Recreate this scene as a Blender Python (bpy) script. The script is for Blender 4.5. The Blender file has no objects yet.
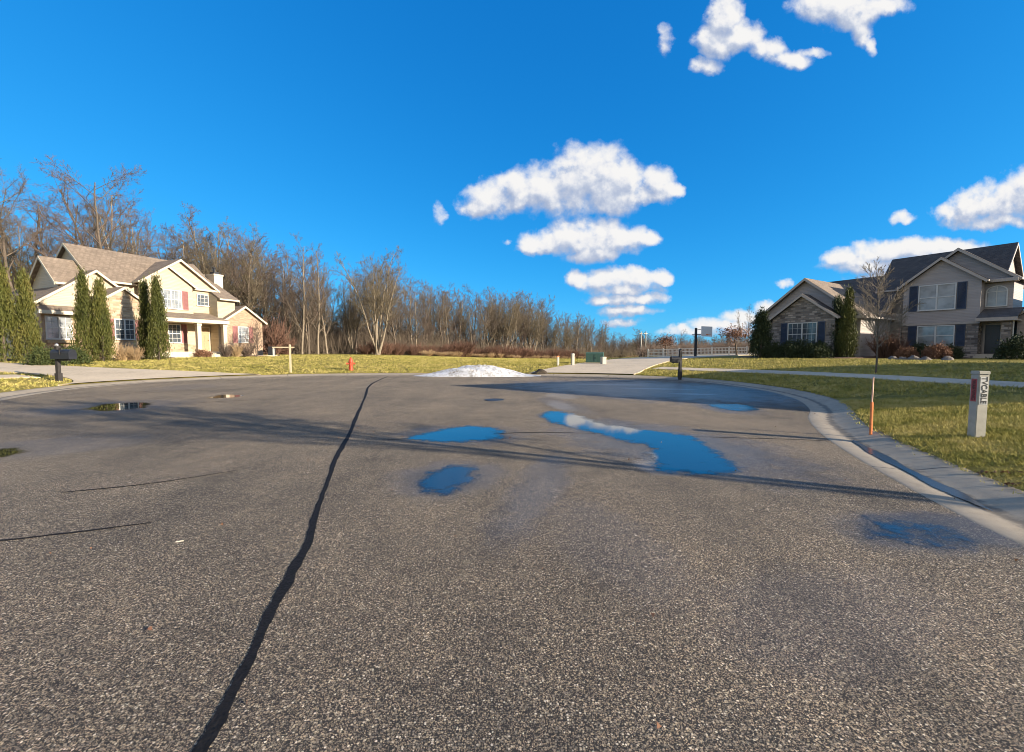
import bpy, bmesh, math, random
import numpy as np
from mathutils import Vector, Matrix

random.seed(11)
R = math.radians
scene = bpy.context.scene
col = scene.collection
CAM_H = 1.5
F = 430.0
TH = math.atan(26 / F)

# ------------------------------------------------------------------ helpers
def tag(o, label=None, cat=None, group=None, kind=None):
    if label: o['label'] = label
    if cat: o['category'] = cat
    if group: o['group'] = group
    if kind: o['kind'] = kind
    return o

def link(name, me, mat=None, parent=None, smooth=False):
    o = bpy.data.objects.new(name, me)
    col.objects.link(o)
    if mat is not None:
        for m in (mat if isinstance(mat, (list, tuple)) else [mat]):
            me.materials.append(m)
    if parent is not None: o.parent = parent
    if smooth:
        me.polygons.foreach_set('use_smooth', [True] * len(me.polygons))
    return o

def empty(name, loc, rz=0.0, label=None, cat=None, group=None):
    o = bpy.data.objects.new(name, None)
    o.empty_display_size = 0.2
    col.objects.link(o)
    o.location = loc
    o.rotation_euler = (0, 0, rz)
    return tag(o, label, cat, group)

def copy_tree(o, parent=None):
    c = o.copy(); col.objects.link(c)
    if parent is not None: c.parent = parent
    for ch in list(o.children): copy_tree(ch, c)
    return c

class MB:
    """collects shapes into one mesh"""
    def __init__(s): s.v = []; s.f = []; s.mi = []
    def add(s, vs, fs, mi=0):
        b = len(s.v); s.v += [tuple(v) for v in vs]
        s.f += [tuple(b + i for i in f) for f in fs]; s.mi += [mi] * len(fs); return s
    def box(s, x0, x1, y0, y1, z0, z1, mi=0):
        vs = [(x0,y0,z0),(x1,y0,z0),(x1,y1,z0),(x0,y1,z0),(x0,y0,z1),(x1,y0,z1),(x1,y1,z1),(x0,y1,z1)]
        return s.add(vs, [(0,3,2,1),(4,5,6,7),(0,1,5,4),(1,2,6,5),(2,3,7,6),(3,0,4,7)], mi)
    def prism(s, poly, axis, a, b, mi=0):
        """poly: 2d points; axis 'y': points are (x,z) extruded y a..b; 'x': points are (y,z) extruded x a..b; 'z': (x,y)"""
        n = len(poly)
        def P(p, t):
            if axis == 'y': return (p[0], t, p[1])
            if axis == 'x': return (t, p[0], p[1])
            return (p[0], p[1], t)
        vs = [P(p, a) for p in poly] + [P(p, b) for p in poly]
        fs = [tuple(range(n)), tuple(range(2*n-1, n-1, -1))]
        for i in range(n):
            j = (i + 1) % n
            fs.append((i, i + n, j + n, j))
        return s.add(vs, fs, mi)
    def tube(s, pts, rad, sides=6, cap=True, mi=0):
        pts = [Vector(p) for p in pts]
        n = len(pts)
        if not isinstance(rad, (list, tuple)): rad = [rad] * n
        b = len(s.v)
        d0 = (pts[1] - pts[0]).normalized()
        ref = Vector((0, 0, 1)) if abs(d0.z) < 0.9 else Vector((1, 0, 0))
        a = d0.cross(ref).normalized()
        for i in range(n):
            d = (pts[min(i+1, n-1)] - pts[max(i-1, 0)]).normalized()
            a = (a - d * a.dot(d)).normalized()
            c = d.cross(a)
            for k in range(sides):
                t = 2 * math.pi * k / sides
                s.v.append(tuple(pts[i] + (a * math.cos(t) + c * math.sin(t)) * rad[i]))
        for i in range(n - 1):
            for k in range(sides):
                k2 = (k + 1) % sides
                s.f.append((b+i*sides+k, b+i*sides+k2, b+(i+1)*sides+k2, b+(i+1)*sides+k)); s.mi.append(mi)
        if cap:
            s.f.append(tuple(b + k for k in range(sides - 1, -1, -1))); s.mi.append(mi)
            s.f.append(tuple(b + (n-1)*sides + k for k in range(sides))); s.mi.append(mi)
        return s
    def lathe(s, prof, sides=12, c=(0,0,0), mi=0):
        b = len(s.v)
        for (r, z) in prof:
            for k in range(sides):
                t = 2*math.pi*k/sides
                s.v.append((c[0]+r*math.cos(t), c[1]+r*math.sin(t), c[2]+z))
        for i in range(len(prof)-1):
            for k in range(sides):
                k2 = (k+1) % sides
                s.f.append((b+i*sides+k, b+i*sides+k2, b+(i+1)*sides+k2, b+(i+1)*sides+k)); s.mi.append(mi)
        s.f.append(tuple(b + k for k in range(sides-1, -1, -1))); s.mi.append(mi)
        s.f.append(tuple(b+(len(prof)-1)*sides + k for k in range(sides))); s.mi.append(mi)
        return s
    def mesh(s, name):
        me = bpy.data.meshes.new(name)
        me.from_pydata(s.v, [], s.f)
        me.update()
        bm = bmesh.new(); bm.from_mesh(me)
        bmesh.ops.recalc_face_normals(bm, faces=bm.faces)
        bm.to_mesh(me); bm.free()
        if any(s.mi): me.polygons.foreach_set('material_index', s.mi)
        return me
    def build(s, name, mat, parent=None, smooth=False, bevel=0):
        me = s.mesh(name)
        if bevel:
            bm = bmesh.new(); bm.from_mesh(me)
            bmesh.ops.bevel(bm, geom=[e for e in bm.edges], offset=bevel, segments=2, affect='EDGES')
            bm.to_mesh(me); bm.free()
        return link(name, me, mat, parent, smooth)

# ------------------------------------------------------------------ node helpers
class NT:
    def __init__(s, tree): s.t = tree; s.n = tree.nodes; s.l = tree.links
    def node(s, typ, **kw):
        n = s.n.new(typ)
        for k, v in kw.items(): setattr(n, k, v)
        return n
    def put(s, sock, val):
        if isinstance(val, bpy.types.NodeSocket): s.l.new(val, sock)
        else: sock.default_value = val
    def m(s, op, a, b=None, c=None, clamp=False):
        n = s.node('ShaderNodeMath', operation=op, use_clamp=clamp)
        s.put(n.inputs[0], a)
        if b is not None: s.put(n.inputs[1], b)
        if c is not None: s.put(n.inputs[2], c)
        return n.outputs[0]
    def vm(s, op, a, b=None, out=0):
        n = s.node('ShaderNodeVectorMath', operation=op)
        s.put(n.inputs[0], a)
        if b is not None: s.put(n.inputs[1], b)
        return n.outputs[out]
    def mix(s, f, a, b, blend='MIX'):
        n = s.node('ShaderNodeMix', data_type='RGBA', blend_type=blend)
        s.put(n.inputs[0], f); s.put(n.inputs[6], a); s.put(n.inputs[7], b)
        return n.outputs[2]
    def ramp(s, f, stops, interp='LINEAR'):
        n = s.node('ShaderNodeValToRGB')
        n.color_ramp.interpolation = interp
        e = n.color_ramp.elements
        while len(e) < len(stops): e.new(0.5)
        for i, (p, c) in enumerate(stops):
            e[i].position = p
            e[i].color = c if len(c) == 4 else (*c, 1)
        s.put(n.inputs[0], f)
        return n.outputs[0]
    def noise(s, vec, scale, detail=4, rough=0.55, dist=0.0, col=False):
        n = s.node('ShaderNodeTexNoise')
        s.put(n.inputs['Vector'], vec); s.put(n.inputs['Scale'], scale)
        n.inputs['Detail'].default_value = detail; n.inputs['Roughness'].default_value = rough
        n.inputs['Distortion'].default_value = dist
        return n.outputs['Color' if col else 'Fac']
    def smooth(s, x, a, b):
        n = s.node('ShaderNodeMapRange', interpolation_type='SMOOTHSTEP')
        s.put(n.inputs[0], x); s.put(n.inputs[1], a); s.put(n.inputs[2], b)
        return n.outputs[0]
    def obj(s): return s.node('ShaderNodeTexCoord').outputs['Object']
    def bump(s, h, strength=0.4, dist=0.02):
        n = s.node('ShaderNodeBump')
        n.inputs['Strength'].default_value = strength; n.inputs['Distance'].default_value = dist
        s.put(n.inputs['Height'], h)
        return n.outputs[0]

def c4(c): return (c[0], c[1], c[2], 1.0)

def new_mat(name):
    m = bpy.data.materials.new(name); m.use_nodes = True
    nt = NT(m.node_tree)
    b = m.node_tree.nodes['Principled BSDF']
    return m, nt, b

def simple(name, colr, rough=0.6, var=0.12, scale=6.0, metal=0.0, bump=0.0, bscale=40, spec=0.5):
    m, nt, b = new_mat(name)
    co = nt.obj()
    n1 = nt.noise(co, scale, 5, 0.6)
    dark = tuple(x * (1 - var * 2) for x in colr); light = tuple(min(1, x * (1 + var * 1.5)) for x in colr)
    nt.put(b.inputs['Base Color'], nt.ramp(n1, [(0.3, dark), (0.7, light)]))
    b.inputs['Roughness'].default_value = rough
    b.inputs['Metallic'].default_value = metal
    b.inputs['Specular IOR Level'].default_value = spec
    if bump:
        nt.put(b.inputs['Normal'], nt.bump(nt.noise(co, bscale, 4), bump, 0.01))
    return m

def siding_mat(name, colr, pitch=0.115):
    m, nt, b = new_mat(name)
    co = nt.obj()
    sep = nt.node('ShaderNodeSeparateXYZ'); nt.put(sep.inputs[0], co)
    zz = nt.m('FRACT', nt.m('DIVIDE', sep.outputs[2], pitch))
    course = nt.m('FLOOR', nt.m('DIVIDE', sep.outputs[2], pitch))
    wn = nt.node('ShaderNodeTexWhiteNoise', noise_dimensions='1D'); nt.put(wn.inputs['W'], course)
    n1 = nt.noise(co, 1.3, 4)
    f = nt.m('ADD', nt.m('MULTIPLY', wn.outputs[0], 0.35), nt.m('MULTIPLY', n1, 0.65))
    c = nt.ramp(f, [(0.2, tuple(x*0.85 for x in colr)), (0.8, tuple(min(1, x*1.08) for x in colr))])
    nt.put(b.inputs['Base Color'], c)
    b.inputs['Roughness'].default_value = 0.55
    nt.put(b.inputs['Normal'], nt.bump(nt.m('SUBTRACT', 1.0, zz), 0.9, 0.02))
    return m

def brick_mat(name, c1, c2, mortar, bw=0.22, bh=0.075, ms=0.012, stone=False):
    m, nt, b = new_mat(name)
    co = nt.obj()
    g = nt.node('ShaderNodeNewGeometry')
    # wall coordinates: run along (x+y), height z, so both faces of a corner carry courses
    sep = nt.node('ShaderNodeSeparateXYZ'); nt.put(sep.inputs[0], co)
    cmb = nt.node('ShaderNodeCombineXYZ')
    nt.put(cmb.inputs[0], nt.m('ADD', sep.outputs[0], sep.outputs[1])); nt.put(cmb.inputs[1], sep.outputs[2])
    vec = cmb.outputs[0]
    if stone:
        vec = nt.vm('ADD', vec, nt.vm('MULTIPLY', nt.vm('SUBTRACT', nt.noise(co, 2.2, 2, col=True), (0.5, 0.5, 0.5)), (0.22, 0.10, 0)))
    br = nt.node('ShaderNodeTexBrick')
    nt.put(br.inputs['Vector'], vec)
    br.inputs['Scale'].default_value = 1.0
    br.inputs['Brick Width'].default_value = bw; br.inputs['Row Height'].default_value = bh
    br.inputs['Mortar Size'].default_value = ms; br.inputs['Mortar Smooth'].default_value = 0.3
    br.inputs['Bias'].default_value = 0.0
    br.inputs['Color1'].default_value = c4(c1); br.inputs['Color2'].default_value = c4(c2); br.inputs['Mortar'].default_value = c4(mortar)
    n1 = nt.noise(co, 3.0 if stone else 8.0, 4)
    c = nt.mix(nt.m('MULTIPLY', n1, 0.5), br.outputs['Color'], nt.mix(1.0, br.outputs['Color'], nt.ramp(n1, [(0.3, (0.55, 0.5, 0.48)), (0.7, (1.25, 1.2, 1.1))]), 'MULTIPLY'))
    nt.put(b.inputs['Base Color'], c)
    b.inputs['Roughness'].default_value = 0.85
    h = nt.m('ADD', nt.m('SUBTRACT', 1.0, br.outputs['Fac']), nt.m('MULTIPLY', nt.noise(co, 25, 4), 0.4))
    nt.put(b.inputs['Normal'], nt.bump(h, 0.8, 0.03))
    return m

def shingle_mat(name, c1, c2):
    m, nt, b = new_mat(name)
    co = nt.obj()
    sep = nt.node('ShaderNodeSeparateXYZ'); nt.put(sep.inputs[0], co)
    cmb = nt.node('ShaderNodeCombineXYZ')
    nt.put(cmb.inputs[0], nt.m('ADD', sep.outputs[0], nt.m('MULTIPLY', sep.outputs[1], 0.97))); nt.put(cmb.inputs[1], sep.outputs[2])
    br = nt.node('ShaderNodeTexBrick')
    nt.put(br.inputs['Vector'], cmb.outputs[0])
    br.inputs['Brick Width'].default_value = 0.34; br.inputs['Row Height'].default_value = 0.085
    br.inputs['Scale'].default_value = 1.0; br.inputs['Mortar Size'].default_value = 0.008
    br.inputs['Color1'].default_value = c4(c1); br.inputs['Color2'].default_value = c4(c2)
    br.inputs['Mortar'].default_value = c4(tuple(x*0.35 for x in c1))
    n1 = nt.noise(co, 1.1, 5, 0.6); n2 = nt.noise(co, 14, 3)
    c = nt.mix(1.0, br.outputs['Color'], nt.ramp(nt.m('ADD', nt.m('MULTIPLY', n1, .5), nt.m('MULTIPLY', n2, .5)), [(0.3, (0.7, 0.7, 0.7)), (0.7, (1.25, 1.25, 1.25))]), 'MULTIPLY')
    nt.put(b.inputs['Base Color'], c)
    b.inputs['Roughness'].default_value = 0.9
    nt.put(b.inputs['Normal'], nt.bump(nt.m('ADD', nt.m('SUBTRACT', 1.0, br.outputs['Fac']), n2), 0.6, 0.02))
    return m

def foliage_mat(name, stops, scale=3.0, rough=0.7, trans=0.0):
    m, nt, b = new_mat(name)
    co = nt.obj()
    oi = nt.node('ShaderNodeObjectInfo')
    vec = nt.vm('ADD', co, nt.vm('MULTIPLY', nt.node('ShaderNodeCombineXYZ').outputs[0], (1, 1, 1)))
    f = nt.m('ADD', nt.m('MULTIPLY', nt.noise(co, scale, 3), 0.6), nt.m('MULTIPLY', nt.noise(co, scale*9, 2), 0.4))
    f = nt.m('ADD', f, nt.m('MULTIPLY', nt.m('SUBTRACT', oi.outputs['Random'], 0.5), 0.14))
    nt.put(b.inputs['Base Color'], nt.ramp(f, stops))
    b.inputs['Roughness'].default_value = rough
    b.inputs['Specular IOR Level'].default_value = 0.25
    return m

M = {}
M['cream'] = siding_mat('cream_siding', (0.48, 0.40, 0.275))
M['creambright'] = simple('cream_trim', (0.56, 0.49, 0.37), 0.5, 0.04)
M['taupe'] = siding_mat('taupe_siding', (0.37, 0.32, 0.29))
M['taupetrim'] = simple('taupe_trim', (0.42, 0.365, 0.32), 0.55, 0.05)
M['white'] = simple('white_paint', (0.56, 0.55, 0.52), 0.4, 0.03)
M['brick'] = brick_mat('tan_brick', (0.33, 0.21, 0.135), (0.52, 0.375, 0.25), (0.45, 0.36, 0.27))
M['palestone'] = brick_mat('pale_tan_stone', (0.30, 0.21, 0.13), (0.58, 0.45, 0.30), (0.42, 0.34, 0.26), 0.40, 0.15, 0.02, True)
M['greystone'] = brick_mat('grey_fieldstone', (0.11, 0.09, 0.078), (0.44, 0.37, 0.315), (0.21, 0.19, 0.17), 0.40, 0.17, 0.025, True)
M['shingle'] = shingle_mat('brown_shingles', (0.20, 0.155, 0.115), (0.27, 0.21, 0.155))
M['shingle_shade'] = shingle_mat('shaded_brown_shingles', (0.07, 0.064, 0.062), (0.105, 0.093, 0.085))  # same shingles again, with the shade of the dull slopes put into the colour
M['mauve'] = simple('mauve_shutter_paint', (0.30, 0.13, 0.12), 0.5, 0.06)
M['navy'] = simple('navy_shutter_paint', (0.035, 0.05, 0.085), 0.45, 0.06)
M['tan'] = simple('tan_door_paint', (0.40, 0.29, 0.17), 0.5, 0.05)
M['darkdoor'] = simple('dark_door_paint', (0.03, 0.032, 0.038), 0.35, 0.05)
M['brass'] = simple('brass', (0.5, 0.38, 0.16), 0.3, 0.03, metal=1.0)
M['concrete'] = None
M['black'] = simple('black_painted_metal', (0.018, 0.019, 0.024), 0.45, 0.1)
M['darkpost'] = simple('dark_stained_post', (0.03, 0.026, 0.024), 0.7, 0.15, 12)
M['bark'] = simple('grey_bark', (0.125, 0.098, 0.072), 0.9, 0.25, 7.0, bump=0.6, bscale=30)
M['palebark'] = simple('pale_bark', (0.24, 0.195, 0.14), 0.9, 0.2, 5.0, bump=0.5, bscale=30)
M['twig'] = simple('brown_twigs', (0.13, 0.10, 0.072), 0.9, 0.2, 1.2)
M['redtwig'] = simple('reddish_twigs', (0.125, 0.09, 0.07), 0.9, 0.2, 1.2)
M['olivetwig'] = simple('olive_brown_twigs', (0.14, 0.112, 0.07), 0.9, 0.2, 1.2)
M['rust'] = foliage_mat('rusty_brush', [(0.3, (0.085, 0.048, 0.035)), (0.7, (0.20, 0.11, 0.075))], 1.5)
M['straw'] = foliage_mat('dry_straw', [(0.3, (0.26, 0.17, 0.09)), (0.7, (0.5, 0.36, 0.2))], 1.5)
M['arbor'] = foliage_mat('arborvitae_leaves', [(0.28, (0.028, 0.04, 0.010)), (0.52, (0.085, 0.09, 0.018)), (0.75, (0.20, 0.165, 0.045))], 2.5)
M['arbordark'] = foliage_mat('dark_evergreen_leaves', [(0.28, (0.016, 0.027, 0.012)), (0.52, (0.035, 0.05, 0.018)), (0.75, (0.075, 0.08, 0.028))], 2.5)
M['shrub'] = foliage_mat('shrub_leaves', [(0.28, (0.02, 0.035, 0.012)), (0.55, (0.06, 0.075, 0.02)), (0.78, (0.15, 0.14, 0.04))], 5.0)
M['deadleaf'] = foliage_mat('dead_leaves', [(0.3, (0.12, 0.055, 0.035)), (0.7, (0.30, 0.16, 0.09))], 4.0)
M['mulch'] = simple('bark_mulch', (0.10, 0.055, 0.035), 0.95, 0.35, 18, bump=1.0, bscale=60)

def pane_mat(name, colr, rough=0.06):
    m, nt, b = new_mat(name)
    co = nt.obj()
    n = nt.noise(co, 1.4, 2)
    nt.put(b.inputs['Base Color'], nt.ramp(n, [(0.35, tuple(x*0.55 for x in colr)), (0.65, colr)]))
    b.inputs['Roughness'].default_value = rough
    b.inputs['IOR'].default_value = 1.5
    b.inputs['Specular IOR Level'].default_value = 0.8
    return m
M['pane'] = pane_mat('window_glass', (0.10, 0.12, 0.14))
M['panepale'] = pane_mat('window_glass_pale', (0.33, 0.35, 0.36))  # paler pane colour than the plain glass

# concrete
def concrete_mat(name, colr, joint=None):
    m, nt, b = new_mat(name)
    co = nt.obj()
    n1 = nt.noise(co, 0.7, 5, 0.6); n2 = nt.noise(co, 9, 5, 0.65); n3 = nt.noise(co, 90, 3)
    f = nt.m('ADD', nt.m('MULTIPLY', n1, 0.4), nt.m('ADD', nt.m('MULTIPLY', n2, 0.4), nt.m('MULTIPLY', n3, 0.2)))
    nt.put(b.inputs['Base Color'], nt.ramp(f, [(0.35, tuple(x*0.66 for x in colr)), (0.5, colr), (0.68, tuple(x*1.18 for x in colr))]))
    b.inputs['Roughness'].default_value = 0.85
    nt.put(b.inputs['Normal'], nt.bump(nt.m('ADD', n2, n3), 0.5, 0.006))
    return m
M['concrete'] = concrete_mat('driveway_concrete', (0.52, 0.425, 0.30))
M['kerbconc'] = concrete_mat('kerb_concrete', (0.43, 0.365, 0.275))
def kerb_material():
    m = concrete_mat('gutter_concrete', (0.33, 0.275, 0.20)); nt = NT(m.node_tree); b = m.node_tree.nodes['Principled BSDF']
    base = b.inputs['Base Color'].links[0].from_socket
    run = nt.node('ShaderNodeAttribute', attribute_name='run').outputs['Fac']; ac = nt.node('ShaderNodeAttribute', attribute_name='across').outputs['Fac']
    co = nt.obj(); n = nt.noise(co, 5, 5, .65)
    j = nt.m('ABSOLUTE', nt.m('SUBTRACT', nt.m('FRACT', nt.m('DIVIDE', run, 3.05)), .5))
    line = nt.smooth(j, .0045, .0015)
    dirt = nt.m('MULTIPLY', nt.smooth(nt.m('ABSOLUTE', nt.m('SUBTRACT', nt.m('ADD', ac, nt.m('MULTIPLY', nt.m('SUBTRACT', n, .5), .28)), .37)), .10, .02), .75)
    edge = nt.m('MULTIPLY', nt.smooth(nt.m('ADD', ac, nt.m('MULTIPLY', nt.m('SUBTRACT', n, .5), .25)), .74, .90), .7)
    c = nt.mix(dirt, base, (.10, .085, .065, 1)); c = nt.mix(edge, c, (.10, .08, .045, 1)); c = nt.mix(line, c, (.03, .027, .023, 1))
    nt.put(b.inputs['Base Color'], c)
    return m
M['gutter'] = kerb_material()

# ------------------------------------------------------------------ road outline and terrain
joint = [(4.0,-60),(3.95,-30),(3.75,-10),(3.65,0),(3.75,1.8),(3.95,3.23),(4.24,4.28),(4.68,5.54),(5.15,6.72),(5.75,8.0),(6.55,9.4),(7.55,10.8),
         (8.5,12.6),(9.1,14.4),(9.4,16.3),(9.25,18.9),(8.45,21.2),(7.0,23.0),(5.0,24.1),(2.7,24.7),(-0.7,25.2),(-4.8,25.6),(-9.0,25.4),(-12.0,24.6),(-14.2,23.1),
         (-15.7,21.4),(-16.7,19.6),(-17.0,17.3),(-16.4,15.0),(-14.8,12.0),(-12.6,8.9),(-9.8,5.8),(-7.8,2.6),(-7.0,-1.5),(-6.9,-12),(-6.9,-30),(-6.9,-60)]
def catmull(P, step):
    P = [np.array(p, float) for p in P]
    out = []
    for i in range(len(P)-1):
        p0 = P[max(i-1,0)]; p1 = P[i]; p2 = P[i+1]; p3 = P[min(i+2,len(P)-1)]
        n = max(1, int(np.linalg.norm(p2-p1)/step))
        if n > 30: n = 30
        for k in range(n):
            t = k/n
            out.append(0.5*((2*p1)+(-p0+p2)*t+(2*p0-5*p1+4*p2-p3)*t*t+(-p0+3*p1-3*p2+p3)*t**3))
    out.append(P[-1]); return np.array(out)
JO = catmull(joint, 0.35)
tan_ = np.gradient(JO, axis=0); tan_ /= np.linalg.norm(tan_, axis=1)[:, None]
# smooth normals
NRM = np.stack([tan_[:,1], -tan_[:,0]], 1)      # outward (right of travel direction)
for _ in range(6):
    NRM[1:-1] = (NRM[:-2] + 2*NRM[1:-1] + NRM[2:]) / 4
NRM /= np.linalg.norm(NRM, axis=1)[:, None]
KERB_W = 0.86
OUT = JO + NRM * KERB_W
def seg_dist(x, y, poly):
    a = poly[:-1]; b = poly[1:]
    p = np.array([x, y]); ab = b - a
    t = np.clip(((p - a) * ab).sum(1) / ((ab*ab).sum(1) + 1e-9), 0, 1)
    d = p - (a + ab * t[:, None])
    return float(np.sqrt((d*d).sum(1).min()))
def gz(x, y):
    d = seg_dist(x, y, OUT)
    z = 0.09 + 0.88 * (1 - math.exp(-d / 8.0))
    if y > 28:
        z -= min(2.6, 0.022 * (y - 28) * math.exp(-((x / y - 0.10) / 0.33) ** 2))
    z += 0.012 * math.sin(x*0.31+1.0) * math.sin(y*0.27) * min(1.0, d/6)
    return z
def inside(x, y):
    c = False; P = OUT; n = len(P); j = n - 1
    for i in range(n):
        if (P[i][1] > y) != (P[j][1] > y) and x < (P[j][0]-P[i][0])*(y-P[i][1])/(P[j][1]-P[i][1])+P[i][0]: c = not c
        j = i
    return c
def ray(px, py):
    a = (px-512)/F; b = -(py-376)/F
    return Vector((a, b*math.sin(TH)+math.cos(TH), b*math.cos(TH)-math.sin(TH)))
def hit(px, py):
    """where a line of sight meets the terrain: used once to survey positions"""
    r = ray(px, py); t = 3.0
    while t < 400:
        p = r*t
        z = 0.0 if inside(p.x, p.y) else gz(p.x, p.y)
        if CAM_H + p.z <= z: break
        t += 0.05 if t < 40 else 0.25
    p = r*t
    return (p.x, p.y, gz(p.x, p.y) if not inside(p.x, p.y) else 0.0)
def at(px, Y):
    X = (px-512)/F*Y*math.cos(TH)
    return (X, Y, gz(X, Y))

# lawn / terrain: rings growing outwards from the back of the kerb
M_grass = None
def lawn_material():
    m, nt, b = new_mat('winter_lawn')
    co = nt.obj()
    n1 = nt.noise(co, 0.22, 4, 0.55); n2 = nt.noise(co, 1.7, 5, 0.65); n3 = nt.noise(co, 22, 4, 0.7); n4 = nt.noise(co, 120, 2)
    mp = nt.node('ShaderNodeMapping'); mp.inputs['Scale'].default_value = (0.35, 1.6, 1.0); nt.put(mp.inputs['Vector'], co)
    n5 = nt.noise(mp.outputs[0], 1.0, 4, 0.6)
    f = nt.m('ADD', nt.m('MULTIPLY', n1, 0.30), nt.m('ADD', nt.m('MULTIPLY', n2, 0.22), nt.m('ADD', nt.m('MULTIPLY', n3, 0.26), nt.m('MULTIPLY', n5, 0.22))))
    c = nt.ramp(f, [(0.34, (0.105, 0.105, 0.026)), (0.46, (0.235, 0.205, 0.05)), (0.54, (0.36, 0.295, 0.085)), (0.66, (0.48, 0.375, 0.145))])
    c = nt.mix(nt.m('MULTIPLY', n4, 0.6), c, nt.mix(1.0, c, (0.45, 0.45, 0.4, 1), 'MULTIPLY'))
    nt.put(b.inputs['Base Color'], c)
    b.inputs['Roughness'].default_value = 0.95
    b.inputs['Specular IOR Level'].default_value = 0.1
    nt.put(b.inputs['Normal'], nt.bump(nt.m('ADD', nt.m('MULTIPLY', n3, 0.7), nt.m('MULTIPLY', n4, 0.5)), 1.0, 0.05))
    return m
M['lawn'] = lawn_material()

def build_lawn():
    C = np.array([-3.0, 9.0])
    n = len(OUT)
    rings = [-0.05,0.05,0.2,0.4,0.7]+[1.1+.5*i for i in range(50)]+[26.5+1.0*i for i in range(32)]+[60,64,70,78,88,100,115,135,160,200,260,350,700,2500]
    vs = []; fs = []
    for k, d in enumerate(rings):
        for i in range(n):
            dirv = OUT[i] - C; dirv = dirv/np.linalg.norm(dirv)
            w = min(1.0, max(0.0, d)/9.0)
            dv = NRM[i]*(1-w) + dirv*w; dv = dv/np.linalg.norm(dv)
            p = OUT[i] + dv*d
            z = gz(p[0], p[1])
            if d < 0: z = 0.06
            vs.append((p[0], p[1], z))
    for k in range(len(rings)-1):
        for i in range(n-1):
            a = k*n+i
            fs.append((a, a+1, a+n+1, a+n))
    me = bpy.data.meshes.new('lawn'); me.from_pydata(vs, [], fs); me.update()
    bm = bmesh.new(); bm.from_mesh(me); bmesh.ops.recalc_face_normals(bm, faces=bm.faces)
    if sum(f.normal.z for f in bm.faces) < 0: bmesh.ops.reverse_faces(bm, faces=bm.faces)
    bm.to_mesh(me); bm.free()
    o = link('lawn', me, M['lawn'], smooth=True)
    tag(o, kind='structure')
    g = MB(); g.box(-3000, 3000, -3000, 3000, -6.0, -5.0); tag(g.build('ground', M['lawn']), kind='structure')
build_lawn()

# kerb with gutter
def build_kerb():
    prof = [(-0.02, 0.0), (0.0, 0.006), (0.20, 0.0), (0.30, -0.008), (0.38, -0.006), (0.46, 0.008), (0.55, 0.028), (0.66, 0.053), (0.76, 0.072), (0.84, 0.082), (0.88, 0.083), (0.88, -0.1)]
    n = len(JO); vs = []; fs = []
    for i in range(n):
        for (d, z) in prof:
            p = JO[i] + NRM[i]*d
            vs.append((p[0], p[1], z))
    m = len(prof)
    for i in range(n-1):
        for k in range(m-1):
            fs.append((i*m+k, (i+1)*m+k, (i+1)*m+k+1, i*m+k+1))
    run = np.r_[0, np.cumsum(np.linalg.norm(np.diff(JO, axis=0), axis=1))]
    me = bpy.data.meshes.new('kerb'); me.from_pydata(vs, [], fs); me.update()
    a_ = me.attributes.new('run', 'FLOAT', 'POINT'); a_.data.foreach_set('value', [float(run[i]) for i in range(n) for k in range(m)])
    a_ = me.attributes.new('across', 'FLOAT', 'POINT'); a_.data.foreach_set('value', [prof[k][0] for i in range(n) for k in range(m)])
    bm = bmesh.new(); bm.from_mesh(me); bmesh.ops.recalc_face_normals(bm, faces=bm.faces)
    bm.to_mesh(me); bm.free()
    tag(link('kerb', me, M['gutter'], smooth=True), kind='structure')
build_kerb()

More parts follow.
